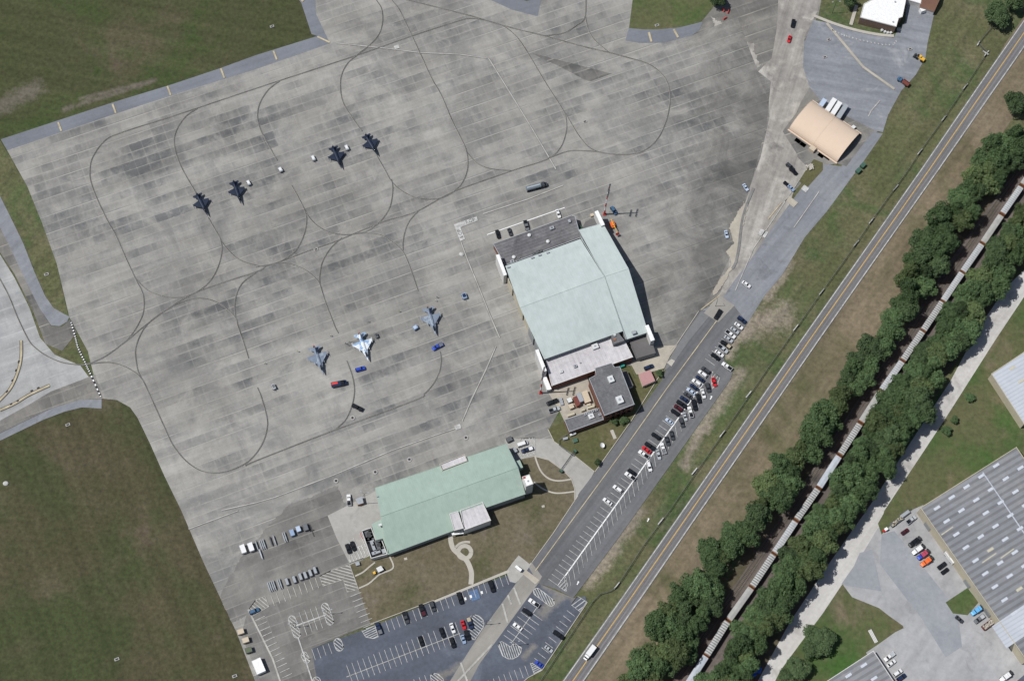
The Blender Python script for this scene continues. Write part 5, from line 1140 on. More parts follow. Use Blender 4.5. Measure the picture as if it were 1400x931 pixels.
shed('yard_shed', 'rusty red half of the yard shed beside a grey roof', '355,485 395,470 425,545 390,568', 3.2, 'rustdark', 'rust')
shed('yard_shed', 'grey roofed middle shed in the brick building yard', '382,455 425,440 455,515 418,530', 3.4, 'acgrey', 'greywall')
shed('yard_shed', 'orange roofed shed in the brick building yard', '428,442 480,418 520,520 465,540', 3.0, 'beige', 'brick')
shed('yard_tank', 'square white box in the brick building yard', '297,500 335,484 352,520 316,536', 2.8, 'ac', 'greywall', 'tank')
shed('yard_tank', 'square tan box below the square white one', '310,552 350,540 368,575 330,592', 2.4, 'beige', 'beigewall', 'tank')
shed('condenser', 'cream cooling unit, upper one of two beside the brick wall', '478,548 512,538 520,555 486,566', 2.0, 'beigewall', 'ac', 'cooling unit')
shed('condenser', 'long cream cooling unit, lower one of two beside the brick wall', '484,572 545,552 552,572 490,590', 2.0, 'beigewall', 'ac', 'cooling unit')
shed('condenser', 'cream cooling unit at the corner of the low brick wing', '425,595 460,583 466,602 432,613', 2.0, 'beigewall', 'ac', 'cooling unit')
shed('condenser', 'long cream cooling unit at the left end of the wing', '300,640 365,620 372,640 306,662', 1.8, 'beigewall', 'ac', 'cooling unit')
for i, s_ in enumerate(('228,492 256,488 258,512 230,516', '234,514 262,510 264,532 236,536', '240,536 268,532 270,554 242,558')):
    shed('small_unit', f'{["topmost","middle","bottom"][i]} of three small grey units beside the parked yard vehicles', s_, 1.3, 'acgrey', 'steel', 'unit', 'small units in the yard')
shed('white_canopy', 'long white canopy beside the corner of the white annex', '78,310 112,295 160,408 122,426', 3.2, 'white', 'whitewall', 'canopy')
shed('pink_shelter', 'open shelter with faded pink roof by the main road', '952,276 1056,236 1102,335 990,384', 3.2, 'pinkroof', 'beigewall', 'shelter')
for i, s_ in enumerate(('325,818 355,805 360,825 330,838', '350,810 380,798 384,816 354,830', '262,855 305,842 312,862 268,874')):
    shed('transformer', ['white transformer box, left of two at the wing corner', 'white transformer box, right of two at the wing corner', 'grey transformer box along the lawn fence'][i], s_, 1.8, 'ac' if i < 2 else 'acgrey', 'greywall', 'transformer')
shed('utility_box', 'pale green utility box on the brick building lawn', '350,865 390,852 402,885 362,898', 1.5, 'dumpgreen', 'greywall', 'utility box')
# satellite dish on lawn
q = W(823, 611); t = thing('satellite_dish', 'white satellite dish on the lawn below the brick building', 'satellite dish', (q.x, q.y, 0))
dish = MB().loft([[(.9 * r_ * math.cos(a) + .0, r_ * math.sin(a), 2.2 + .35 * r_ * r_ - .4 * r_ * math.cos(a)) for a in [i * math.pi / 8 for i in range(16)]] for r_ in (1.25, .9, .5, .1)], False)
dish.build('dish', M['white'], t); MB().tube((0, 0, 0), (0, 0, 2.2), .1).build('post', M['steel'], t)

# green roofed building
gb = Bld('green_building', 'long building with sage green gable roof on the lawn', (615, 690))
A, B_ = gb.px(P('512.6,666.8 625,629.2'), 7.0); zn_ = 5.7
for _ in range(6):          # near eave of the deeper half lies on the same roof plane
    e_, r_2, w_2 = gb.px(P('645.3,700'), 7.08)[0], gb.px(P('637,664.5'), 10.66)[0], gb.px(P('648.5,714.5'), zn_)[0]
    zn_ = 10.63 - (10.66 - 7.08) * (w_2 - r_2).length / (e_ - r_2).length
C_, D_ = gb.px(P('648.5,714.5 530,758'), zn_); ra, rb = gb.px(P('520.5,706 637,664.6'), 10.6)
r1 = gb.gable(A, B_, C_, D_, 7.0, ra, rb, 10.6, 'green', 'greywall', 'greenedge', zn_)
sr = gb.px(E6('318,240 440,182 460,300 470,505 420,372 356,388'), 6.4); gb.add('side_roof', MB().prism(sr, 6.1, 6.4), 'green')
for q_ in sr[:1] + sr[-1:]: gb.add('side_post', MB().tube((q_.x * .995, q_.y * .995, 0), (q_.x * .995, q_.y * .995, 6.1), .14), 'greywall')
A, B_, C_, D_ = gb.px(P('624.8,629.2 692.3,606.5 718.4,675 645.3,700'), 7.08); ra, rb = gb.px(P('637,664.5 708.5,639'), 10.66)
gb.gable(A, B_, C_, D_, 7.08, ra, rb, 10.66, 'green', 'greywall', 'greenedge')
gb.unit(E6('397,248')[0], 7.9, 1.4, 1.1, .8, None, 'ac', False); gb.unit(F6('790,300')[0], 4, 3, 4, 3.4, None, 'green', False, name='side_bay')
wb = gb.px(F6('260,715 465,640 540,808 295,898'), 7.6); gb.flat(wb, 7.6, 'whiteroof', 'whitewall', .2, .5, 'whitewall', names=('entrance_roof', 'entrance_wall'))
wb = gb.px(F6('162,745 240,722 292,878 205,900'), 8.6); gb.flat(wb, 8.6, 'whiteroof', 'greywall', .2, .3, 'whitewall', names=('entrance_roof', 'entrance_wall'))
wb = gb.px(F6('172,905 285,885 292,925 190,940'), 3.6); gb.add('entrance_canopy', MB().prism(wb, 3.2, 3.6), 'white')
for q_ in wb: gb.add('canopy_post', MB().tube((q_.x * .999, q_.y * .999, 0), (q_.x * .999, q_.y * .999, 3.2), .12), 'whitewall')
tw = gb.px(F6('822,412 888,388 926,475 858,500'), 14.0); gb.flat(tw, 14.0, 'white', 'whitewall', .15, .3, 'whitewall', names=('tower_roof', 'tower_wall')); gb.unit(F6('838,418')[0], 14, 1.6, .9, .25, None, 'mast_red', False); gb.unit(F6('877,447')[0], 14, .7, .7, .4, None, 'acgrey', False)
pc = gb.px(F6('72,298 300,208 328,268 95,355'), 7.9); gb.flat(pc, 7.9, 'whiteroof', 'whitewall', .15, .6, 'sidewalk', names=('porch_roof', 'porch_wall'))
yd = gb.px(E6('230,302 316,272 356,385 408,378 460,512 316,550'), 4.2); n_ = len(yd); b = MB()
for i in range(n_):
    a, d = yd[i], yd[(i + 1) % n_]; v = d - a; m_ = mid(a, d); b.box((m_.x, m_.y, 2.1 + i * .002), (v.length, .3, 4.2), math.atan2(v.y, v.x))
gb.add('plant_yard_wall', b, 'whitewall'); gb.add('plant_yard_floor', MB().prism(yd, .12, .16), 'darkroof')
for s_, sx, sy, mt in (('300,335', 6, 6, 'acdark'), ('290,375', 3, 2, 'acgrey'), ('320,330', 2, 4, 'acgrey'), ('335,430', 2, 5, 'acgrey'), ('385,430', 4, 5, 'acdark'), ('420,450', 2, 6, 'acgrey'), ('350,500', 5, 1.5, 'acgrey')): gb.unit(E6(s_)[0], .17, sx, sy, 2.4, None, mt, True, None, 'plant_unit')
sg = gb.px(E6('218,320 238,372'), 2.4); v = sg[1] - sg[0]; m_ = mid(*sg); gb.add('wall_stripe', MB().box((m_.x, m_.y, 2.2), (v.length, .14, 1.4), math.atan2(v.y, v.x)), 'redtip')
shed('fenced_plant', 'white and dark generator with yellow end in the lawn enclosure', '360,640 405,618 430,655 382,680', 2.4, 'ac', 'acdark', 'generator', None, E6)
shed('yellow_tank', 'small yellow topped tank beside the lawn generator', '330,676 350,666 358,690 338,697', 1.8, 'yellowp', 'acdark', 'tank', None, E6)
shed('utility_box', 'pale utility box on the lawn corner by the hatched bay', '170,592 205,580 214,610 178,620', 1.6, 'acgrey', 'greywall', 'utility box', None, E6)
shed('manhole_block', 'white manhole block on the lawn south of the green roof', '612,548 640,542 645,564 618,568', .4, 'sidewalk', 'sidewalk', 'block', None, E6)
shed('manhole_block', 'white manhole block on the lawn near the curved drive', '1000,672 1025,664 1030,685 1004,690', .4, 'sidewalk', 'sidewalk', 'block', None, F6)
shed('metal_shelter', 'small square metal roofed shelter left of the green roof', '240,855 325,822 345,905 270,930', 3.0, 'acgrey', 'rust', 'shelter', None, lambda s_: P(s_, 460, 590, 9.307))
shed('white_kiosk', 'small white kiosk roof on the pad beside the concrete strip', '340,268 358,250 418,295 400,318', 2.6, 'white', 'whitewall', 'kiosk', None, lambda s_: P(s_, 660, 740, 7.756))
# white building top right
K11 = lambda s_: P(s_, 1130, 0, 7.756)
wbld = Bld('white_building', 'brown brick building with bright white flat roof at the top', (1200, 15))
wbld.flat(wbld.px(K11('355,190 395,45 480,0 520,-90 860,-90 840,20 805,185 765,200 740,288'), 6.5), 6.5, 'white', 'brownwall', .2, .3, 'whitewall')
wbld.unit(K11('730,20')[0], 6.5, .7, .7, .6, None, 'acgrey', False); wbld.unit(K11('708,232')[0], 6.5, .7, .7, .6, None, 'acgrey', False)
for s_ in ('590,318', '622,335', '652,345', '684,345'): wbld.unit(K11(s_)[0], .1, 1.1, 1.1, 1.2, None, 'ac', True, None, 'wall_unit')
sw = wbld.px(K11('358,215 738,318'), 3.0)
for i in range(6):
    m_ = mid(sw[0], sw[1], .1 + i * .16); v = sw[1] - sw[0]; wbld.add('window', MB().box((m_.x, m_.y, 3.3), (1.5, .12, 1.3), math.atan2(v.y, v.x)), 'glass')
wl_ = Bld('white_link', 'low white roofed link right of the white roofed building', (1250, 0)); wl_.flat(wl_.px(K11('860,-80 850,0 1000,45 1020,-80'), 4.2), 4.2, 'white', 'whitewall', .15, .2, 'whitewall')
bh = Bld('brown_house', 'small house with brown gable roof at the top', (1272, 0), 'house')
A, B_, C_, D_ = bh.px(K11('1040,-90 1230,-60 1142,128 985,78'), 3.6)
bh.gable(A, B_, C_, D_, 3.6, mid(A, D_), mid(B_, C_), 5.6, 'brownroof', 'whitewall', 'brownwall'); bh.unit(K11('1035,95')[0], 0, 4, 2.2, 3.0, None, 'white', False, None, 'porch')
# tan vaulted shelter
tv = Bld('vaulted_shelter', 'tan fabric vaulted hangar on the concrete pad', (1125, 190), 'hangar')
Kt = lambda s_: P(s_, 1050, 120, 7.756)
a0, a1 = tv.px(Kt('215,440 735,800'), 0); ax = a1 - a0; nn = Vector((-ax.y, ax.x, 0)).normalized(); WID = 20.8; HG = 5.9
prof = [(WID / 2 - WID / 2 * math.cos(math.pi * i / 20), HG * math.sin(math.pi * i / 20) ** .85) for i in range(21)]
sk = MB(); rg = []
for base in (a0 + ax * .015, a0 + ax * .985): rg.append([tuple(base + nn * u + Vector((0, 0, z))) for u, z in prof] + [tuple(base + nn * u + Vector((0, 0, z * .985 - .02))) for u, z in prof[::-1]])
sk.loft(rg); so = tv.add('fabric_roof', sk, 'tanfab')
for p in so.data.polygons: p.use_smooth = False
rib = MB()
for k in (.0, .5, 1.0):
    pts = [a0 + ax * (.012 + .976 * k) + nn * u + Vector((0, 0, z + .05)) for u, z in prof]
    for i in range(20): rib.tube(pts[i], pts[i + 1], .06, n=4)
tv.add('arch_rib', rib, 'tanfab'); ew = MB()
for base in (a0 + ax * .03,): ew.loft([[tuple(base + nn * u + Vector((0, 0, z * .97))) for u, z in prof], [tuple(base + ax * .003 + nn * u + Vector((0, 0, z * .97))) for u, z in prof]])
tv.add('end_wall', ew, 'beigewall'); sk2 = MB(); 
for off_ in (-.5, WID + .5): m_ = a0 + ax * .5 + nn * off_; sk2.box((m_.x, m_.y, .25), (ax.length * 1.0, .7, .5), math.atan2(ax.y, ax.x))
tv.add('base_kerb', sk2, 'tanfab'); tv.unit(Kt('475,640')[0], 0, 3.0, 2.6, 2.4, math.atan2(ax.y, ax.x), 'beige', False, None, 'side_box')
for i, s_ in enumerate(('315,565', '370,605', '560,720', '630,740')): pad('concrete_slab', f'{["leftmost pale slab","second pale slab from the left","third pale slab from the left","rightmost pale slab"][i]} along the tan hangar wall', Kt(s_)[0], 3.2, 2.2, math.atan2(ax.y, ax.x), 'sidewalk', .12)
shed('generator_box', 'small white generator behind the tan vaulted hangar', '875,420 905,395 935,415 905,445', 2.0, 'ac', 'acdark', 'generator', None, Kt)
# warehouses
def lattice(b, z, sheetpt, e1, e2, ir, jr, poly, L, Wd, ang, mt='skylight', odd=()):
    n = 0
    for i in range(*ir):
        for j in range(*jr):
            x, y = sheetpt[0] + e1[0] * i + e2[0] * j, sheetpt[1] + e1[1] * i + e2[1] * j
            if not inside((x, y), poly) or x > 1415 or y > 945: continue
            q = W(x, y, z) - b.o; b.add('skylight', MB().box((q.x, q.y, z + .10), (L, Wd, .14), ang), 'oldskylight' if (i, j) in odd else mt); n += 1
def inside(p, poly):
    r_ = False; n = len(poly)
    for i in range(n):
        (x1, y1), (x2, y2) = poly[i - 1], poly[i]
        if (y1 > p[1]) != (y2 > p[1]) and p[0] < (x2 - x1) * (p[1] - y1) / (y2 - y1) + x1: r_ = not r_
    return r_
wa = Bld('warehouse', 'big warehouse with grey ribbed roof and white skylights', (1330, 760))
poly = P('1258,694 1389.5,611 1535,821 1404,904'); p = wa.px(poly, 8.5); wa.flat(p, 8.5, 'whsteel', 'beigewall', .3, .25, 'beigewall')
ang = math.atan2((p[1] - p[0]).y, (p[1] - p[0]).x)
lattice(wa, 8.5, (1281, 694.3), (13.2, 17.9), (33.4, 3.4), (-8, 16), (-1, 6), [(1266, 696), (1388, 619), (1520, 820), (1404, 894)], 3.3, 1.25, ang, 'skylight', ((3, 1), (6, 1), (-3, 0)))
v = (p[2] - p[1]).normalized(); m_ = mid(mid(p[0], p[1], .62), mid(p[3], p[2], .62)); wa.add('roof_ridge', MB().box((m_.x, m_.y, 8.62), ((p[3] - p[0]).length * .97, .5, .2), math.atan2(v.y, v.x)), 'whsilver')
pq = wa.px(P('1356,856 1420,813 1440,842 1376,886'), 8.5); wa.add('new_panel', MB().prism(pq, 8.54, 8.6), 'whsilver')
for c0, c1 in (((1343, 769), (1362, 756)), ((1368, 763), (1386, 750)), ((1287, 731), (1303, 720))):
    q0, q1 = wa.px([c0, c1], 8.5); d = q1 - q0; m_ = mid(q0, q1); wa.add('roof_strip', MB().box((m_.x, m_.y, 8.58), (d.length, .5, .1), math.atan2(d.y, d.x)), 'oldskylight')
e0, e1_ = wa.px(P('1258,694 1404,904'), 8.5)
for i in range(5):
    m_ = mid(e0, e1_, .1 + i * .19); d = e1_ - e0; nrm = Vector((d.y, -d.x, 0)).normalized(); nrm = nrm if nrm.x < 0 else -nrm
    wa.add('loading_door', MB().box((m_.x + nrm.x * .1, m_.y + nrm.y * .1, 2.0), (4.0, .16, 4.0), math.atan2(d.y, d.x)), 'greywall'); wa.add('downpipe', MB().tube((m_.x + nrm.x * .2 + 3, m_.y + nrm.y * .2, 0), (m_.x + nrm.x * .2 + 3, m_.y + nrm.y * .2, 8.2), .12), 'steel')
ws = Bld('warehouse', 'silver roofed warehouse at the right edge above the big grey one', (1400, 530)); p = ws.px(P('1355,511 1470,434.5 1515,503 1400,580'), 7.0)
ws.flat(p, 7.0, 'whsilver', 'beigewall', .3, .25, 'beigewall')
for i, (x, y) in enumerate(((1384, 503), (1396, 521))): q = W(x, y, 7) - ws.o; ws.add('skylight', MB().box((q.x, q.y, 7.1), (3.2, 1.1, .14), math.atan2((p[1] - p[0]).y, (p[1] - p[0]).x)), 'oldskylight')
wc = Bld('warehouse', 'small warehouse with light grey ribbed roof at the bottom edge', (1190, 915)); poly = P('1194,889 1250,973 1155,1035 1099,951'); p = wc.px(poly, 4.5)
wc.flat(p, 4.5, 'whsteel', 'beigewall', .3, .2, 'whitewall')
for x, y in ((1181, 909), (1195, 927), (1160, 923)): q = W(x, y, 4.5) - wc.o; wc.add('skylight', MB().box((q.x, q.y, 4.6), (3.2, 1.2, .14), math.atan2((p[3] - p[0]).y, (p[3] - p[0]).x)), 'skylight')
wd = Bld('blue_shed', 'corner of a blue roofed shed at the bottom right', (1398, 930), 'shed'); wd.flat(wd.px(P('1391,930 1405,918 1425,945 1408,958'), 3.5), 3.5, 'lotblue', 'greywall', .1, 0)
# brown debris bins along the warehouse wall
for i, (x, y) in enumerate(((1363.5, 857.5), (1371, 867), (1377, 876))):
    q = W(x, y); t = MB().loft([[(1.1 * r_ * math.cos(a), 1.1 * r_ * math.sin(a), z) for a in [k * math.pi / 6 for k in range(12)]] for r_, z in ((1, 0), (1.05, .5), (1, 1.1), (.3, 1.25))]).build('scrap_bin', M['rust']); t.location = (q.x, q.y, 0)
    tag(t, f'{["topmost","middle","lowest"][i]} of three rusty bins along the warehouse wall', 'bin', 'rusty bins by the warehouse')
q = W(1380.5, 874); t = MB().box((0, 0, .9), (3.4, 1.4, 1.8), R(-56)).box((0, 0, 1.85), (3.6, 1.5, .1), R(-56)).build('white_tank', M['white']); t.location = (q.x, q.y, 0); tag(t, 'white box tank against the warehouse wall by the rusty bins', 'tank')
q = W(1193.5, 869.5); t = thing('pipe_stack', 'pale pipes lying on the triangular grass island', 'pipes', (q.x, q.y, 0))
for k in (-.6, 0, .6): MB().tube((-3.2, k, .3), (3.2, k, .3), .28).build('pipe', M['whitewall'], t)
t.rotation_euler = (0, 0, R(-62))

# ------------------------------------------------------------------ masts, poles, fences
def mast(label, c, hgt=30.0, heads=True):
    q = W(*c); t = thing('floodlight_mast', label, 'mast', (q.x, q.y, 0), 0, 'striped floodlight masts')
    MB().box((0, 0, .4), (1.4, 1.4, .8)).build('footing', M['mast_red'], t)
    n = 7
    for i in range(n):
        z0, z1 = .8 + (hgt - .8) * i / n, .8 + (hgt - .8) * (i + 1) / n; r0, r1 = .42 - .22 * i / n, .42 - .22 * (i + 1) / n
        MB().tube((0, 0, z0), (0, 0, z1), r0, r1, 8).build('mast_section', M['mast_red'] if i % 2 == 0 else M['white'], t)
    for z, L in ((hgt - .3, 4.2), (hgt * .8, 3.6)):
        o = MB().box((0, 0, z), (.25, L, .25), R(-10)).build('cross_arm', M['darksteel'], t)
        for k in range(5):
            y = (k - 2) * L / 4.4
            MB().box((.35 - y * math.sin(R(-10)), y * math.cos(R(-10)), z + .05), (.7, .6, .8), R(-10), .8).build('floodlight', M['acdark'], o)
    MB().tube((0, 0, hgt), (0, 0, hgt + 1.5), .05).build('beacon_rod', M['white'], t)
mast('red and white striped floodlight mast at the far hangar corner', (826.3, 293.5))
mast('red and white striped floodlight mast at the white annex corner', (739, 537.5), 30)
def pole(name, label, cat, c, hgt, arms, grp=None, rz=0, lamp=True):
    q = W(*c); t = thing(name, label, cat, (q.x, q.y, 0), rz, grp)
    MB().tube((0, 0, 0), (0, 0, hgt), .13, .08).build('post', M['darksteel'], t)
    for s_ in arms:
        MB().tube((0, 0, hgt - .15), (1.6 * math.cos(s_), 1.6 * math.sin(s_), hgt), .07, n=5).build('arm', M['darksteel'], t)
        if lamp: MB().box((1.9 * math.cos(s_), 1.9 * math.sin(s_), hgt), (.9, .4, .16), s_).build('lamp_head', M['acgrey'], t)
for s_, sh, lb in (('640,357', (320, 811, 7.756), 'double lamp on the left striped island of the concrete lot'), ('1000,218', (320, 811, 7.756), 'double lamp on the right striped island of the concrete lot'),
               ('812,648', SD, 'double lamp at the edge of the large striped island'), ('400,478', (660, 830, 9.217), 'double lamp in the notch of the kidney shaped island')):
    pole('street_lamp', lb, 'street lamp', P(s_, *sh)[0], 8, (0.2, 3.34), 'double lamps in the parking lots')
pole('light_pole', 'tall light pole on the lawn beside the white roofed building', 'light pole', (1138, 18.5), 11, (.2, 3.3))
pole('light_pole', 'dark light pole behind the small metal shelter', 'light pole', (500.5, 688.5), 16, (.4, 2.6, 4.4))
pole('utility_pole', 'dark utility pole on the verge below the highway by the trees', 'utility pole', (888, 872), 9, (1.57,), None, 0, False)
pole('utility_pole', 'slim utility pole at the corner of the concrete road crossing', 'utility pole', (978.2, 419), 9, (2.2,), None, 0, False)
def fence(name, label, pts, hgt, step, mt='fence', boards=(), grp=None):
    w_ = [Vector(q[:2]) for q in WL(pts)]; t = thing(name, label, 'fence', (w_[0].x, w_[0].y, 0), 0, grp); o = w_[0]
    pan = MB(); run = 0.0; posts = 0
    for i in range(len(w_) - 1):
        a, b = w_[i] - o, w_[i + 1] - o; d = b - a; L = d.length; an = math.atan2(d.y, d.x)
        for z, th, hh in ((hgt - .08, .10, .10), (.2, .06, .1), (hgt * .25, .03, .1), (hgt * .5, .03, .1), (hgt * .75, .03, .1)):
            pan.box(((a.x + b.x) / 2, (a.y + b.y) / 2, z), (L, th, hh), an)
        n = max(1, int(L / step))
        for k in range(n):
            p_ = a + d * (k / n)
            MB().tube((p_.x, p_.y, 0), (p_.x, p_.y, hgt + .15), .07, n=5).build('fence_post', M['steel'], t)
    pan.build('wire_panel', M[mt], t)
    for x, y, L, an in boards:
        q = W(x, y); c = Vector((q.x, q.y)) - o
        MB().box((c.x, c.y, hgt / 2), (L, .5, .7), an).build('white_board', M['oldwhite'], t)
FA = R(54)
fence('perimeter_fence', 'long wire fence along the west side of the highway', P('1348,75 1319,120 1290,163 1257.8,207.8 1241.5,233 1198,293 1155,355.7 1116,410 1077.5,464.6 1050,503.5 988,593.7 950,648 915,699 880,745.6 842.7,803 834,809 820,813 810,823 795,846 765,891 736,935'), 2.0, 9.0, 'fence',
      [(x, y, 4.2, FA) for x, y in ((1348, 75), (1319, 120), (1290, 163), (1257, 209), (1224, 258), (1191, 303), (1170, 334), (1123, 400), (1087.5, 449), (1023, 540), (987, 594), (949, 645), (903, 713), (843, 801))])
fence('garden_fence', 'short wire fence cornering on the verge at the top right', P('1360,33 1337,61 1350,75'), 1.8, 6.0, 'fence', [(1337, 61, 3.0, R(60)), (1347, 74, 3.4, R(-35))])
fence('lawn_fence', 'wire fence along the edge of the brick building lawn', P('783,589 764,603 764,609 784,624 787,618'), 1.8, 4.0)
q = W(776, 631); t = thing('sliding_gate', 'open frame sliding gate across the curved drive', 'gate', (q.x, q.y, 0)); ga, gc = W(767, 645) - q, W(786, 618) - q
g_ = MB(); nn_ = Vector((-(gc - ga).y, (gc - ga).x, 0)).normalized() * .5
for z in (.3, 1.2, 2.0):
    g_.tube(ga + nn_ + Vector((0, 0, z)), gc + nn_ + Vector((0, 0, z)), .07, n=5)
for k in range(15): p_ = mid(ga, gc, k / 14) + nn_; g_.tube(p_ + Vector((0, 0, .3)), p_ + Vector((0, 0, 2)), .05, n=4)
g_.build('gate_frame', M['acdark'], t); MB().tube(ga - nn_ + Vector((0, 0, .05)), gc - nn_ + Vector((0, 0, .05)), .08, n=4).build('gate_rail', M['steel'], t)
for e in (ga, gc): MB().box((e.x, e.y, 1.2), (.9, 1.6, 2.4), R(50)).build('gate_post', M['dumpgreen'], t)

# small things on the ground: inlets, blocks
def inlet(c, label, cat='drain'):
    q = W(*c); t = thing('drain_inlet', label, cat, (q.x, q.y, ZP), ROW, 'drain inlets')
    MB().box((0, 0, .05), (2.2, 1.3, .1)).build('collar', M['collar'], t); MB().box((0, 0, .12), (1.3, .7, .04)).build('grate', M['blackline'], t)
for c, lb in (((372, 37), 'drain inlet in the grass at the top left shoulder'), ((898, 35.5), 'drain inlet in the top grass infield'), ((63.8, 375.5), 'drain inlet in the narrow left grass island'), ((93, 581), 'drain inlet in the lower left field by the taxiway'),
              ((321, 924), 'drain inlet at the bottom of the left field'), ((160, 901), 'drain inlet in a bright green spot of the left field'), ((1133, 55), 'drain inlet, upper of two in the grey asphalt lot'), ((1127.5, 79), 'drain inlet, lower of two in the grey asphalt lot'),
              ((1244, 68), 'drain inlet right beside the yellow loader'), ((799.5, 167), 'drain inlet inside the right taxi line loop'), ((432, 341.5), 'drain inlet by the taxi line crossing at the centre')):
    inlet(c, lb)
def cover(c, label):
    q = W(*c); t = thing('manhole', label, 'manhole', (q.x, q.y, ZP), 0, 'manholes on the apron')
    MB().tube((0, 0, 0), (0, 0, .05), 1.2, n=16).build('ring', M['collar'], t); MB().tube((0, 0, .05), (0, 0, .09), .6, n=14).build('cover', M['blackline'], t)
for c, lb in (((482, 571.5), 'manhole on the apron below the black pickup'), ((459.5, 657.5), 'manhole, leftmost of three in front of the green roof'), ((513, 645.5), 'manhole, middle of three in front of the green roof'), ((559.7, 628.3), 'manhole, rightmost of three in front of the green roof'), ((637, 598.5), 'manhole off the north corner of the green roof')): cover(c, lb)
for c, lb in (((8, 661), 'white concrete marker in the left field'), ((631, 348), 'white marker beside the dark stain by the entry marking'), ((1229, 41), 'white marker on the grass right of the brown house')):
    q = W(*c); t = MB().loft([[(1.3 * r_ * math.cos(a), 1.1 * r_ * math.sin(a), z) for a in [k * math.pi / 5 for k in range(10)]] for r_, z in ((1, 0), (1, .5), (.6, .7))]).build('marker_block', M['oldwhite']); t.location = (q.x, q.y, 0); tag(t, lb, 'marker')
q = W(626.2, 584); t = MB().box((0, 0, .03), (2.9, 2.3, .06), ROW).build('white_plate', M['oldwhite']); t.location = (q.x, q.y, ZP); tag(t, 'white square plate on the apron at the drain corner', 'plate')
q = W(542.5, 65.3); t = MB().box((0, 0, .03), (2.6, 2.1, .06), ROW).build('white_plate', M['oldwhite']); t.location = (q.x, q.y, ZP); tag(t, 'white square plate at the top of the apron by the taxi line', 'plate')

# ------------------------------------------------------------------ railway
J = P('1424,215 1397,254 1370,293 1343,333 1316,372 1289,412 1262,452 1234,493 1205,534 1176.5,578 1148,622 1119,667 1088.5,711 1058,757 1028,802 995.5,848 965.5,896 935,943')
ZR = 4.7
JW = [W(x, y, ZR) for x, y in J]
TRK = [Vector((p.x, p.y)) for p in JW]; d0 = (TRK[-1] - TRK[0]).normalized(); nrm = Vector((d0.y, -d0.x)); nrm = nrm if nrm.x < 0 else -nrm
ext = [TRK[0] - d0 * 60] + TRK + [TRK[-1] + d0 * 60]
for off in (0.0, 5.2):
    cl = [p + nrm * off for p in smooth(ext, 3)]; b = MB()
    b2_ = MB(); b2_.ribbon(cl, 3.4, LZ[0] + .02); tag(b2_.build('track_bed', M['ballast']), kind='structure')
    for s_ in (-.72, .72): b.ribbon([p + nrm * s_ for p in cl], .16, LZ[0] + .18)
    tag(b.build('railway_rail', M['rust'] if off == 0 else M['darksteel']), kind='structure')
    sl = MB(); L = 0
    for i in range(len(cl) - 1):
        a, c = cl[i], cl[i + 1]; n_ = max(1, int((c - a).length / .75))
        for k in range(n_):
            p_ = a + (c - a) * k / n_; sl.box((p_.x, p_.y, LZ[0] + .06), (.25, 2.5, .1), math.atan2((c - a).y, (c - a).x))
    tag(sl.build('railway_sleepers', M['soil']), kind='structure')
def box_meshes(Lc, style):
    key = ('box', style)
    if key in CACHE: return CACHE[key]
    L = Lc; q = []
    side = MB().box((0, 0, 2.65), (L, 2.95, 3.3)); q.append(('side_wall', side, 'side'))
    q.append(('underframe', MB().box((0, 0, .92), (L * .98, 1.6, .28)), 'dark'))
    q.append(('roof', MB().loft([[(-L / 2, -1.5, 4.31), (-L / 2, 0, 4.62), (-L / 2, 1.5, 4.31), (-L / 2, 1.5, 4.3), (-L / 2, -1.5, 4.3)], [(L / 2, -1.5, 4.31), (L / 2, 0, 4.62), (L / 2, 1.5, 4.31), (L / 2, 1.5, 4.3), (L / 2, -1.5, 4.3)]]), 'roof'))
    rb_ = MB(); n = 15; wd_ = {'bold': .62, 'ribbed': .7, 'plain': .12}[style]
    for i in range(n):
        x = -L / 2 + L * (i + .5) / n
        rb_.loft([[(x - wd_ / 2, -1.48, 4.36), (x - wd_ / 2, 0, 4.68), (x - wd_ / 2, 1.48, 4.36), (x - wd_ / 2, 1.48, 4.30), (x - wd_ / 2, 0, 4.5), (x - wd_ / 2, -1.48, 4.30)], [(x + wd_ / 2, -1.48, 4.36), (x + wd_ / 2, 0, 4.68), (x + wd_ / 2, 1.48, 4.36), (x + wd_ / 2, 1.48, 4.30), (x + wd_ / 2, 0, 4.5), (x + wd_ / 2, -1.48, 4.30)]])
    q.append(('roof_rib', rb_, 'rib'))
    for s_ in (1, -1):
        q.append(('end_wall', MB().box((s_ * (L / 2 + .16), 0, 2.6), (.28, 2.9, 3.2)), 'end'))
        q.append(('coupler', MB().box((s_ * (L / 2 + .75), 0, .9), (.6, .4, .3)), 'dark'))
        bg_ = MB().box((s_ * L * .37, 0, .6), (2.4, 2.0, .35))
        for wx in (-.85, .85):
            for sy in (-.72, .72): bg_.tube((s_ * L * .37 + wx, sy - .07, .46), (s_ * L * .37 + wx, sy + .07, .46), .44, n=12)
        q.append(('bogie', bg_, 'dark'))
    for s_ in (1, -1): q.append(('door', MB().box((0, s_ * 1.5, 2.6), (3.0, .1, 3.0)), 'end'))
    CACHE[key] = [(n_, b.mesh(n_), r_) for n_, b, r_ in q]; return CACHE[key]
RM = {'roofw': plain('boxcar_white', (.46, .46, .45), .6, var=.12, sc=.5), 'roofg': plain('boxcar_grey', (.36, .36, .345), .7, var=.12, sc=.5), 'roofd': plain('boxcar_dark_seam', (.20, .21, .21), .7), 'roofb': plain('boxcar_bluish', (.44, .475, .52), .5, var=.12, sc=.4), 'pb': plain('boxcar_blue_seam', (.31, .345, .385), .6)}
styles = 'plain ribbed plain ribbed ribbed bold bold ribbed plain bold blue bold ribbed bold plain bold blue ribbed'.split()
lens = [(JW[i + 1] - JW[i]).length for i in range(len(JW) - 1)]; Lm = sorted(lens)[len(lens) // 2]
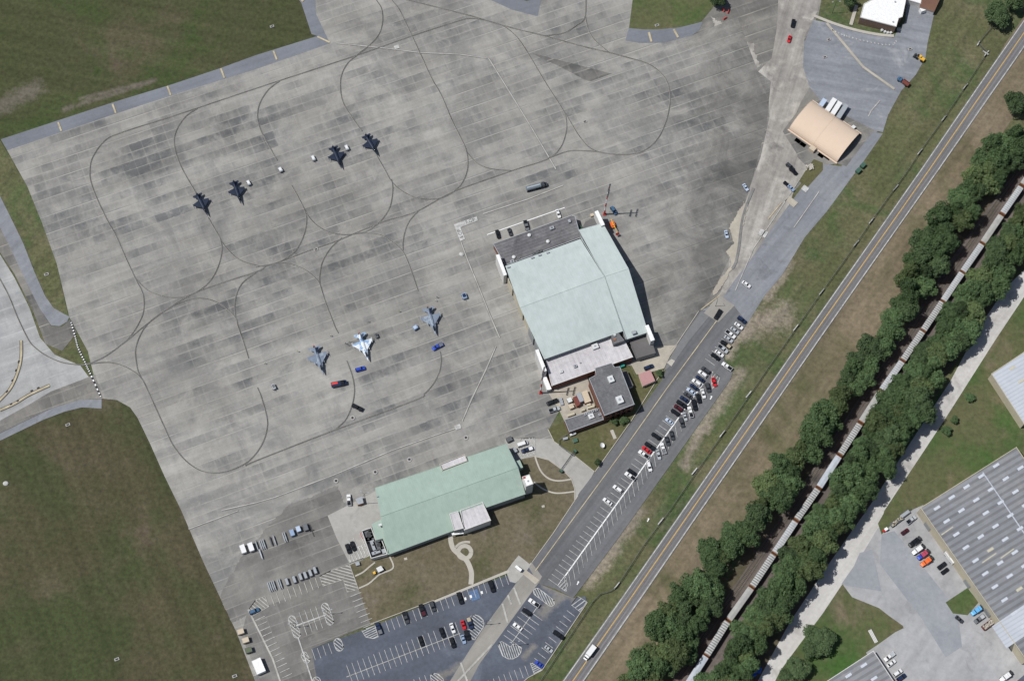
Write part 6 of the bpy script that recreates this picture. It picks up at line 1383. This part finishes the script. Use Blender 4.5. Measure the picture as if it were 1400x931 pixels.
print('boxcar pitch', [round(x, 1) for x in lens])
for i in range(len(JW) - 1):
    a, c = JW[i], JW[i + 1]; m_ = mid(a, c); st_ = styles[i]; d = c - a
    desc = {'plain': 'plain grey roof', 'ribbed': 'light ribbed roof', 'bold': 'boldly striped white roof', 'blue': 'smooth bluish white roof'}[st_]
    where = f'{ORD[i - 1]} one from the top of the train' if i else 'cut by the frame at the right'
    t = thing('railway_boxcar', f'boxcar with {desc}, {where}', 'boxcar', (m_.x, m_.y, LZ[0] + .02), math.atan2(d.y, d.x), 'boxcars of the long train')
    ro, ri = {'plain': ('roofg', 'roofg'), 'ribbed': ('pb', 'roofw'), 'bold': ('roofd', 'roofw'), 'blue': ('roofb', 'roofb')}[st_]
    ends = M['rustdark'] if i == 7 else plain('boxcar_end_rust', (.23, .105, .05), .85, var=.25) if 'bxr' not in M else M['bxr']
    M['bxr'] = M.get('bxr') or (ends if i != 7 else plain('boxcar_end_rust', (.23, .105, .05), .85, var=.25))
    for n_, me, r_ in box_meshes(Lm - 1.5, 'plain' if st_ == 'blue' else st_):
        put(n_, me, {'side': M['rust'], 'dark': M['darksteel'], 'roof': RM[ro], 'rib': RM[ri], 'end': ends}[r_], t)

# ------------------------------------------------------------------ trees
def leaf_mat(name, c1, c2, c3):
    k = N(name); isl = k.t.nodes.new('ShaderNodeNewGeometry').outputs['Random Per Island']
    oi = k.t.nodes.new('ShaderNodeObjectInfo').outputs['Random']
    c = k.mix(k.rng(k.noise(.35, 3, .6), .35, .65), c1, c2); c = k.mix(k.rng(isl, .55, 1, 0, .55), c, c3)
    c = k.mul(c, k.rng(oi, 0, 1, .72, 1.3)); c = k.mul(c, k.rng(isl, 0, 1, .8, 1.2))
    k.b.inputs['Specular IOR Level'].default_value = .15
    return k.done(c, .75)
M['leaf'] = leaf_mat('broadleaf', (.048, .084, .036), (.064, .104, .041), (.092, .130, .054))
M['leaf2'] = leaf_mat('dark_foliage', (.044, .070, .032), (.055, .086, .036), (.077, .108, .046))
M['leaf3'] = leaf_mat('olive_foliage', (.066, .090, .038), (.080, .110, .042), (.102, .134, .054))
M['bark'] = plain('bark', (.09, .07, .055), .95, var=.25)
def crown_mesh(seed, lob=44, leaves=80, flat=.8, ragged=1.0):
    r_ = random.Random(seed); b = MB()
    for k in range(lob):
        u = r_.random(); th = r_.uniform(0, 2 * math.pi); ph = math.acos(1 - u * 1.25); rr = r_.uniform(.45, 1.0) ** .6
        wob = 1 + .24 * ragged * math.sin(3 * th + seed) + .16 * ragged * math.sin(5 * th + 2 * seed)
        cx, cy, cz = rr * wob * 3.75 * math.sin(ph) * math.cos(th), rr * wob * 3.75 * math.sin(ph) * math.sin(th), 7.4 + rr * flat * 4.6 * math.cos(ph) + r_.uniform(-.5, .5)
        lr = r_.uniform(1.0, 1.7)
        # inner twig mass of the lobe
        v = []; ico = []
        for j in range(leaves):
            z = r_.uniform(-.55, 1); a = r_.uniform(0, 2 * math.pi); q = math.sqrt(max(0, 1 - z * z)); rad = lr * r_.uniform(.62, 1.05)
            n_ = Vector((q * math.cos(a), q * math.sin(a), z)); p_ = Vector((cx, cy, cz)) + n_ * rad
            n_ = (n_ + Vector((r_.uniform(-.6, .6), r_.uniform(-.6, .6), r_.uniform(.1, 1.1)))).normalized()
            t1 = n_.orthogonal().normalized(); t1.rotate(Matrix.Rotation(r_.uniform(0, 6.28), 3, n_)); t2 = n_.cross(t1); s_ = r_.uniform(.24, .46)
            b.add([p_ - t1 * s_, p_ - t2 * s_ * .6, p_ + t1 * s_, p_ + t2 * s_ * .6], [(0, 1, 2, 3)])
    return b.mesh('crown')
def trunk_mesh(seed):
    r_ = random.Random(seed); b = MB(); b.tube((0, 0, 0), (.15, .1, 5.2), .32, .2, 7)
    for k in range(5):
        a = k * 1.3 + r_.random(); b.tube((.12, .08, 3.6 + .35 * k), (2.2 * math.cos(a), 2.2 * math.sin(a), 7.2 + .4 * k), .14, .05, 5)
    return b.mesh('trunk')
CR = [crown_mesh(s_, r_, l_, f_, g_) for s_, r_, l_, f_, g_ in ((1, 54, 100, .85, 1), (2, 60, 96, .75, 1.2), (3, 50, 100, .95, .8), (4, 56, 98, .7, 1.3), (5, 46, 104, 1.05, .7), (6, 64, 90, .8, 1.1))]
TR = [trunk_mesh(s_) for s_ in (1, 2, 3)]
def tree(c, rad, label, group=None, hk=1.0, mt=None, name='broadleaf_tree'):
    q = W(c[0], c[1], 7.5 * hk); k = rad / 4.7; i = random.randrange(6)
    t = thing(name, label, 'tree', (q.x, q.y, 0), random.uniform(0, 6.28), group, (k * random.uniform(.92, 1.08), k * random.uniform(.92, 1.08), hk * random.uniform(.9, 1.1)))
    put('trunk', TR[i % 3], M['bark'], t); put('crown', CR[i], mt or M[random.choice(['leaf', 'leaf', 'leaf', 'leaf2', 'leaf3'])], t)
    return t
WB = P('1420,160 1350,188 1328,212 1322,240 1300,262 1262,308 1254,326 1230,358 1222,382 1228,398 1203,442 1192,462 1160,482 1154,502 1130,550 1106,570 1098,592 1060,626 1048,642 1025,690 1008,716 960,746 954,762 970,772 930,796 895,830 887,860 900,882 868,906 850,940 905,940 945,892 962,860 985,832 992,790 1030,746 1052,700 1076,690 1092,652 1116,626 1136,592 1152,562 1181,532 1202,500 1226,466 1246,432 1262,402 1290,376 1302,342 1312,320 1344,292 1352,270 1386,242 1420,190')
EB = P('1440,236 1395,280 1360,325 1330,370 1300,411 1273,451 1244,493 1219,529 1187,575 1155,625 1129,673 1095,731 1063,775 1039,813 991,887 953,950 1012,960 1026,928 1056,872 1082,830 1112,790 1128,762 1158,720 1182,690 1203,664 1222,640 1243,600 1262,570 1282,540 1298,496 1326,468 1343,430 1362,405 1392,372 1440,330')
def scatter(poly, gap, inner, seed):
    r_ = random.Random(seed); xs = [p[0] for p in poly]; ys = [p[1] for p in poly]; out = []
    for k in range(60000):
        x, y = r_.uniform(min(xs), max(xs)), r_.uniform(min(ys), max(ys))
        if not all(inside((x + inner * math.cos(a), y + inner * math.sin(a)), poly) for a in (0, .785, 1.57, 2.36, 3.14, 3.93, 4.71, 5.5)): continue
        if all((x - a) ** 2 + (y - b) ** 2 > gap * gap for a, b in out): out.append((x, y))
    return out
def belt(poly, side, gap, inner, seed):
    pts = scatter(poly, gap, inner, seed); g_ = {}
    for x, y in pts:
        k = min(range(len(J) - 1), key=lambda i: (x - (J[i][0] + J[i + 1][0]) / 2) ** 2 + (y - (J[i][1] + J[i + 1][1]) / 2) ** 2)
        g_.setdefault(k, []).append((x, y))
    n = 0
    for k in sorted(g_):
        def dist(p): return abs((p[0] - J[k][0]) * (J[k + 1][1] - J[k][1]) - (p[1] - J[k][1]) * (J[k + 1][0] - J[k][0]))
        for o_, p in enumerate(sorted(g_[k], key=dist)):
            car_ = f'{ORD[k - 1]} boxcar from the top' if k else 'frame-cut boxcar'
            # one label per tree: the boxcar it stands beside and its rank away from the rails
            mn = random.choice(['leaf', 'leaf', 'leaf', 'leaf2', 'leaf3']); dn_ = {'leaf': 'green', 'leaf2': 'dark green', 'leaf3': 'olive'}[mn]
            lb = f'{dn_} tree {side} of the {car_}, {ORD[o_]} out from the rails'
            tree(p, random.choice([random.uniform(3.6, 5.0), random.uniform(4.9, 7.4), random.uniform(5.2, 7.0)]), lb, f'trees {side} of the train', random.uniform(1.05, 1.62), M[mn]); n += 1
    print('trees', side, n)
belt(WB, 'west', 13.6, 9.0, 3)
belt(EB, 'east', 13.2, 8.8, 5)
for c, r_, lb, hk in (((1363, 17), 7.2, 'large round tree alone on the verge by the highway top', 1.1), ((1386, 2), 6.0, 'round tree cut by the top edge beside the highway', 1.1), ((1391, 140), 6.0, 'lone tree right of the highway above the belt', 1.1),
                  ((1121, 874), 7.0, 'large dark tree on the lower island by the gravel road', .8), ((1110, 888), 4.5, 'lower crown touching the large dark island tree', .8), ((1090, 914), 5.4, 'round dark tree below the island pair', .75), ((1077, 928), 4.5, 'dark tree cut by the bottom edge near the gravel road', .75),
                  ((1161, 1), 4.2, 'small tree at the top beside the white roofed building', .7), ((981, -1), 4.2, 'dark tree cut by the top edge at the grass infield', .8)):
    tree(c, r_, lb, None, hk, M['leaf2'])
for c, r_, lb in (((1325, 543), 2.6, 'small bright shrub on the grass beside the gravel road'), ((1305, 574), 2.0, 'middle small shrub of three on the grass by the gravel road'), ((1294, 589), 2.3, 'lowest small shrub of three on the grass by the gravel road'),
                  ((840, 576), 1.8, 'small dark shrub below the brick building, nearer its entrance'), ((853, 574), 2.2, 'round dark shrub on the lawn between building and road'), ((901.5, 510), 1.8, 'dark shrub on the lawn right of the pink shelter'), ((817, 632), 1.6, 'small dark shrub at the lawn tip by the drive')):
    tree(c, r_, lb, None, .32, M['leaf2'] if 'dark' in lb else M['leaf'], 'round_shrub')
